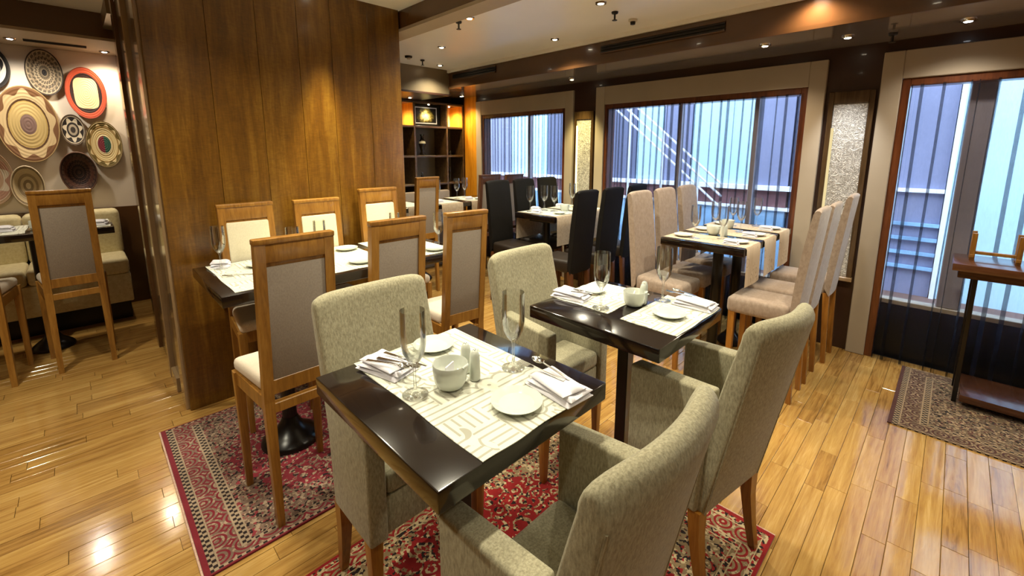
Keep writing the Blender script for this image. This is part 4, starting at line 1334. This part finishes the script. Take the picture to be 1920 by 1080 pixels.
# ---- table before the shelves
for k, (a, b_) in enumerate(((2.26, 2.52), (2.66, 2.94), (3.06, 3.34))):
    mat_sheet('table_runner', 'pale runner hanging over the shelf table, %s' % ('left one', 'middle one', 'right one')[k], 'table runner', a, b_, 3.74, 4.26, Z5, 'runner_taupe', 'runners across the shelf table', hang=0.20)
    mat_sheet('placemat', 'white placemat on the shelf table, %s' % ('left one', 'middle one', 'right one')[k], 'placemat', a + 0.01, b_ - 0.01, 3.77, 4.22, Z5 + 0.004, 'placemat_white', GP)
for x_, y_, l_ in ((2.42, 4.12, 'left of the wooden chair'), (2.78, 3.98, 'right of the wooden chair'), (3.10, 4.05, 'beside the amber wall'), (3.24, 4.08, 'in the corner by the window')):
    glass((x_, y_, RZ), 'stemmed glass on the shelf table, ' + l_, GG, 0, (1.15, 1.15, 1.1))
for x_, y_, l_ in ((2.72, 3.86, 'middle'), (3.14, 3.88, 'right end')):
    napkin((x_, y_, RZ), 'folded white napkin on the shelf table, ' + l_, GN, 1.2, (0.8, 0.6, 1))
plate((3.26, 3.84, RZ), 'small plate on the shelf table at the right end', GPL)
# ---- table in the left room
L8 = 0.865
mat_sheet('placemat', 'white placemat on the table below the wall plates, right end', 'placemat', -0.16, 0.12, 4.22, 4.68, L8, 'placemat_white', GP)
mat_sheet('placemat', 'white placemat on the table below the wall plates, left end', 'placemat', -0.60, -0.30, 4.22, 4.68, L8, 'placemat_white', GP)
glass((0.02, 4.58, L8 + 0.004), 'stemmed glass on the table below the wall plates', GG)
napkin((0.06, 4.32, L8 + 0.004), 'folded white napkin on the table below the wall plates, right end', GN, 1.2, (0.9, 0.7, 1.2))
napkin((-0.40, 4.40, L8 + 0.004), 'folded white napkin on the table below the wall plates, left end', GN, 1.4, (0.9, 0.7, 1.2))
bowl((-0.24, 4.36, L8 + 0.0008), 'white sugar bowl on the table below the wall plates', 'white sugar bowls')

# ================================================================ plates and baskets on the wall
def disc_mat(name, w, h, stops, petals=0, petal_col=None, band=(0.6, 0.9), weave=0.0, wcol='#1c1612', split=None, square=None):
    t = NT(name)
    x, y, z = t.xyz(t.obj())
    u = t.math('DIVIDE', x, w / 2); v = t.math('DIVIDE', z, h / 2)
    r = t.math('SQRT', t.math('ADD', t.math('MULTIPLY', u, u), t.math('MULTIPLY', v, v)))
    ang = t.math('ARCTAN2', v, u)
    rw = t.math('ADD', r, t.math('MULTIPLY', t.math('SUBTRACT', t.noise(t.comb(u, v, 0.0), 9.0, 2.0), 0.5), 0.03))
    col = t.ramp(rw, stops, 'CONSTANT')
    if square:
        lo, cc = square
        sq = t.math('POWER', t.math('ADD', t.math('POWER', t.math('ABSOLUTE', u), 4.0), t.math('POWER', t.math('ABSOLUTE', v), 4.0)), 0.25)
        col = t.mix(t.math('LESS_THAN', sq, lo), col, lin(cc))
    if petals:
        s = t.math('SINE', t.math('MULTIPLY', ang, float(petals)))
        lim = t.math('ADD', (band[0] + band[1]) / 2, t.math('MULTIPLY', s, (band[1] - band[0]) / 2))
        f = t.math('MULTIPLY', t.math('GREATER_THAN', r, lim), t.math('LESS_THAN', r, band[1] + 0.04))
        col = t.mix(f, col, lin(petal_col))
    if weave:
        a = t.math('SINE', t.math('ADD', t.math('MULTIPLY', ang, 22.0), t.math('MULTIPLY', t.math('FLOOR', t.math('MULTIPLY', r, 9.0)), 2.1)))
        f = t.math('MULTIPLY', t.math('GREATER_THAN', t.math('ADD', a, t.math('SINE', t.math('MULTIPLY', r, 32.0))), 0.15), weave)
        col = t.mix(f, col, lin(wcol))
    if split:
        lo, c1, c2 = split
        half = t.mix(t.math('GREATER_THAN', u, 0.0), lin(c1), lin(c2))
        col = t.mix(t.math('LESS_THAN', r, lo), col, half)
    coil = t.math('SINE', t.math('MULTIPLY', r, 70.0))
    MATS[name] = t.pbr(col, 0.6, 0, 0.4, t.bump(coil, 0.25, 0.003))


def wall_disc(name, label, cat, x, z, w, h, depth, matname, deep=False):
    R_ = 0.5
    if deep: prof = [(0, 0.012), (R_ * 0.35, 0.010), (R_ * 0.62, 0.020), (R_ * 0.85, depth * 0.85), (R_ * 0.97, depth), (R_, depth * 0.9), (R_ * 0.8, 0.006), (R_ * 0.4, 0.0005), (0, 0.0005)]
    else: prof = [(0, 0.016), (R_ * 0.5, 0.014), (R_ * 0.66, 0.016), (R_ * 0.92, depth), (R_ * 0.99, depth + 0.002), (R_, depth - 0.004), (R_ * 0.8, 0.004), (R_ * 0.5, 0.0005), (0, 0.0005)]
    o = obj(name, lathe(newbm(), prof, 48, (0, 0, 0), w, h, 'Y'), matname, loc=(x, 5.2985, z), smooth=60)
    return tag(o, label, cat, 'plates and baskets on the plaster wall')


disc_mat('disc_bw', 0.22, 0.32, [(0, '#d8d2c4'), (0.28, '#121110'), (0.45, '#d8d2c4'), (0.62, '#121110'), (0.97, '#2a2622')], 4, '#ded8ca', (0.62, 0.84))
wall_disc('wall_plate', 'black and white plate cut off at the top left edge', 'plate', -0.405, 2.03, 0.24, 0.34, 0.03, 'disc_bw')
disc_mat('disc_basket', 0.21, 0.36, [(0, '#1d1712'), (0.14, '#8d7d62'), (0.3, '#a8977a'), (0.55, '#8f7e63'), (0.8, '#a39275'), (0.94, '#3a2e22')], weave=0.75)
wall_disc('woven_basket', 'round black and beige woven basket above the large plate', 'basket', -0.104, 2.021, 0.215, 0.36, 0.03, 'disc_basket')
disc_mat('disc_red', 0.25, 0.42, [(0, '#e0c08a'), (0.2, '#d8b67c'), (0.6, '#2a1410'), (0.78, '#b4492c'), (0.97, '#8e3520')], square=(0.60, '#e2c796'))
wall_disc('wall_plate', 'plate with a bright orange red rim and cream centre', 'plate', 0.124, 1.879, 0.255, 0.425, 0.03, 'disc_red')
disc_mat('disc_big', 0.345, 0.60, [(0, '#84695f'), (0.26, '#cdb274'), (0.58, '#c2a45f'), (0.62, '#5d4026'), (0.67, '#d2b888'), (0.96, '#ad9160')], 9, '#7c5636', (0.78, 0.93))
wall_disc('wall_plate', 'largest wall plate, cream with brown scalloped rim and mauve centre', 'plate', -0.242, 1.605, 0.350, 0.60, 0.045, 'disc_big')
disc_mat('disc_small', 0.15, 0.25, [(0, '#3a332d'), (0.2, '#a79a85'), (0.36, '#2a241f'), (0.5, '#cfc2a8'), (0.9, '#5a4a38')], 7, '#241d18', (0.55, 0.82))
wall_disc('wall_plate', 'smallest wall plate, cream with dark dots, right of the largest plate', 'plate', 0.008, 1.571, 0.155, 0.255, 0.025, 'disc_small')
disc_mat('disc_right', 0.235, 0.40, [(0, '#6a3038'), (0.36, '#e0cfa0'), (0.45, '#b89a62'), (0.5, '#d9c48e'), (0.72, '#a3854f'), (0.8, '#dcc795'), (0.95, '#6d5a34')], 11, '#6b5a2c', (0.74, 0.9), split=(0.36, '#7a2f38', '#2f5a49'))
wall_disc('wall_plate', 'cream plate with a red and green centre, rightmost on the wall', 'plate', 0.190, 1.451, 0.238, 0.40, 0.03, 'disc_right')
disc_mat('disc_dark', 0.23, 0.34, [(0, '#1c0c08'), (0.4, '#2b140d'), (0.62, '#4a281a'), (0.78, '#2a1610'), (0.95, '#5f4030')], weave=0.35, wcol='#6a4a34')
wall_disc('woven_basket', 'dark brown basket bowl low on the wall above the chair', 'basket', 0.002, 1.215, 0.232, 0.35, 0.06, 'disc_dark', True)
disc_mat('disc_bowl', 0.19, 0.33, [(0, '#d9c7a0'), (0.15, '#8f7c5c'), (0.3, '#c8b48c'), (0.45, '#9a8766'), (0.6, '#c2ae87'), (0.85, '#7d6a4d'), (0.93, '#d8c8a8')])
wall_disc('wall_plate', 'cream bowl with spiral rings low on the wall behind the chair', 'bowl', -0.303, 1.116, 0.19, 0.33, 0.06, 'disc_bowl', True)
disc_mat('disc_edge', 0.26, 0.42, [(0, '#d7c4a8'), (0.4, '#c7a88a'), (0.55, '#e0d2ba'), (0.9, '#b79a7a')], 8, '#b98f78', (0.6, 0.85))
wall_disc('wall_plate', 'pale pinkish plate cut off at the left edge', 'plate', -0.500, 1.190, 0.26, 0.44, 0.04, 'disc_edge')

# ================================================================ shelves at the far end
plain('shelf_back', '#7a6a52', 0.6, var=0.08)
sh = thing('shelf_unit', 'built-in wooden display shelves on the far wall', 'shelf', (3.18, 4.82, 0))
SX0, SX1 = -0.56, 0.54
obj('back_panel', box(newbm(), SX0, SX1, 0.135, 0.15, 0, 1.99), 'shelf_back', sh)
for x_ in (SX0 + 0.012, -0.215, 0.265, SX1 - 0.012):
    obj('upright', box(newbm(), x_ - 0.012, x_ + 0.012, -0.14, 0.135, 0, 1.99, 0.002, 1), 'shelf_wood', sh)
for z_ in (0.10, 0.60, 0.975, 1.325, 1.688, 1.98):
    for a, b_ in ((SX0 + 0.024, -0.227), (-0.203, 0.253), (0.277, SX1 - 0.024)):
        obj('shelf_board', box(newbm(), a, b_, -0.14, 0.135, z_ - 0.012, z_ + 0.012, 0.002, 1), 'shelf_wood', sh)
plain('niche_cream', '#e3c48a', 0.6, var=0.06)
for a, b_ in ((SX0 + 0.024, -0.227), (0.277, SX1 - 0.024)):
    obj('niche_back', box(newbm(), a, b_, 0.129, 0.135, 1.70, 1.968), 'niche_cream', sh)
    obj('niche_side', box(newbm(), b_ - 0.005, b_, -0.138, 0.129, 1.70, 1.968), 'amber_wood', sh)
    obj('niche_side', box(newbm(), a, a + 0.005, -0.138, 0.129, 1.70, 1.968), 'amber_wood', sh)
for x_, l_ in ((2.80, 'left'), (3.20, 'middle'), (3.56, 'right')):
    downlight(x_, 4.50, 2.0 if x_ < 3.06 else 2.08, 'small warm spotlight above the %s bay of the shelves' % l_, power=16, col=(1, 0.70, 0.32), angle=120, group='spotlights above the shelves')
for x_, l_ in ((2.775, 'left'), (3.565, 'right')):
    downlight(x_, 4.79, 1.967, 'recessed lamp inside the bright top %s niche of the shelves' % l_, power=26, col=(1, 0.88, 0.6), angle=150, r=0.018, group='lamps inside the shelf niches')
downlight(3.20, 4.72, 1.967, 'added lamp brightening the shelf back above the framed picture', power=4, col=(1, 0.82, 0.5), angle=150, r=0.018, group='lamps inside the shelf niches')  # lamp added to lift the brightness of the shelf back
t = thing('picture', 'dark framed picture with a pale yellow scene in the top middle shelf', 'picture', (3.20, 4.80, 1.7005))
obj('frame', box(newbm(), -0.215, 0.215, -0.012, 0.012, 0, 0.262, 0.004, 1), 'vent_black', t)
obj('mount', box(newbm(), -0.165, 0.165, -0.015, -0.011, 0.03, 0.235, 0.001, 1), 'outside_white', t)
tt = NT('picture_print')
v_ = tt.obj()
x_, y_, z_ = tt.xyz(v_)
glow = tt.math('SUBTRACT', 1.0, tt.vmath('LENGTH', tt.comb(tt.math('MULTIPLY', x_, 7.0), 0.0, tt.math('MULTIPLY', tt.math('SUBTRACT', z_, 0.12), 9.0))))
pc = tt.ramp(tt.math('ADD', glow, tt.math('MULTIPLY', tt.math('SUBTRACT', tt.noise(v_, 26.0, 4.0), 0.5), 1.3)), [(0.1, '#141008'), (0.4, '#6e6324'), (0.62, '#cfc07a'), (0.85, '#f2ecc8')])
MATS['picture_print'] = tt.pbr(pc, 0.4)
obj('print', box(newbm(), -0.150, 0.150, -0.017, -0.0145, 0.045, 0.222), 'picture_print', t)
plain('vase_dark', '#16120e', 0.25, coat=0.4)
t = thing('vase', 'tall dark vase with a pale highlight painted on its belly on the middle shelf', 'vase', (3.14, 4.80, 1.3375))
obj('body', lathe(newbm(), [(0, 0), (0.03, 0), (0.034, 0.02), (0.022, 0.05), (0.03, 0.09), (0.045, 0.14), (0.04, 0.18), (0.022, 0.20), (0.018, 0.235), (0.03, 0.26), (0.026, 0.262), (0, 0.25)], 24), 'vase_dark', t, smooth=60)
obj('belly_highlight', lathe(newbm(), [(0, 0.20), (0.022, 0.198), (0.041, 0.176), (0.0455, 0.155), (0.0455, 0.148)], 24), 'porcelain', t, smooth=60)  # pale shell stands in for a highlight on the dark vase
def figurine(x, y, z, hgt, label):
    t = thing('figurine', label, 'figurine', (x, y, z), 0, 'small figurines on the shelves')
    obj('plinth', box(newbm(), -0.02, 0.02, -0.015, 0.015, 0, hgt * 0.12, 0.002, 1), 'vase_dark', t)
    obj('body', lathe(newbm(), [(0, hgt * 0.12), (0.013, hgt * 0.12), (0.018, hgt * 0.35), (0.012, hgt * 0.5), (0.02, hgt * 0.68), (0.008, hgt * 0.8), (0.007, hgt * 0.82), (0.013, hgt * 0.9), (0.01, hgt * 0.98), (0, hgt)], 16), 'vase_dark', t, smooth=60)
figurine(2.72, 4.78, 1.7005, 0.20, 'slim dark figurine in the brightly lit left niche')
figurine(3.52, 4.80, 1.7005, 0.20, 'slim dark figurine in the brightly lit right niche')
figurine(3.10, 4.76, 0.9875, 0.14, 'small dark figurine on the lower middle shelf')
figurine(3.55, 4.78, 0.9875, 0.20, 'dark figurine on the lower right shelf')
figurine(3.56, 4.78, 1.3375, 0.06, 'tiny dark ornament on the middle right shelf')

# low grey seat behind the shelf table
s = thing('banquette', 'low grey upholstered banquette below the far shelves', 'bench', (2.85, 4.50, 0))
obj('seat', box(newbm(), -0.55, 0.55, -0.16, 0.10, 0.0, 0.50, 0.02, 2), 'back_grey', s)
obj('back', box(newbm(), -0.55, 0.55, 0.08, 0.165, 0.40, 0.90, 0.025, 2), 'back_grey', s)
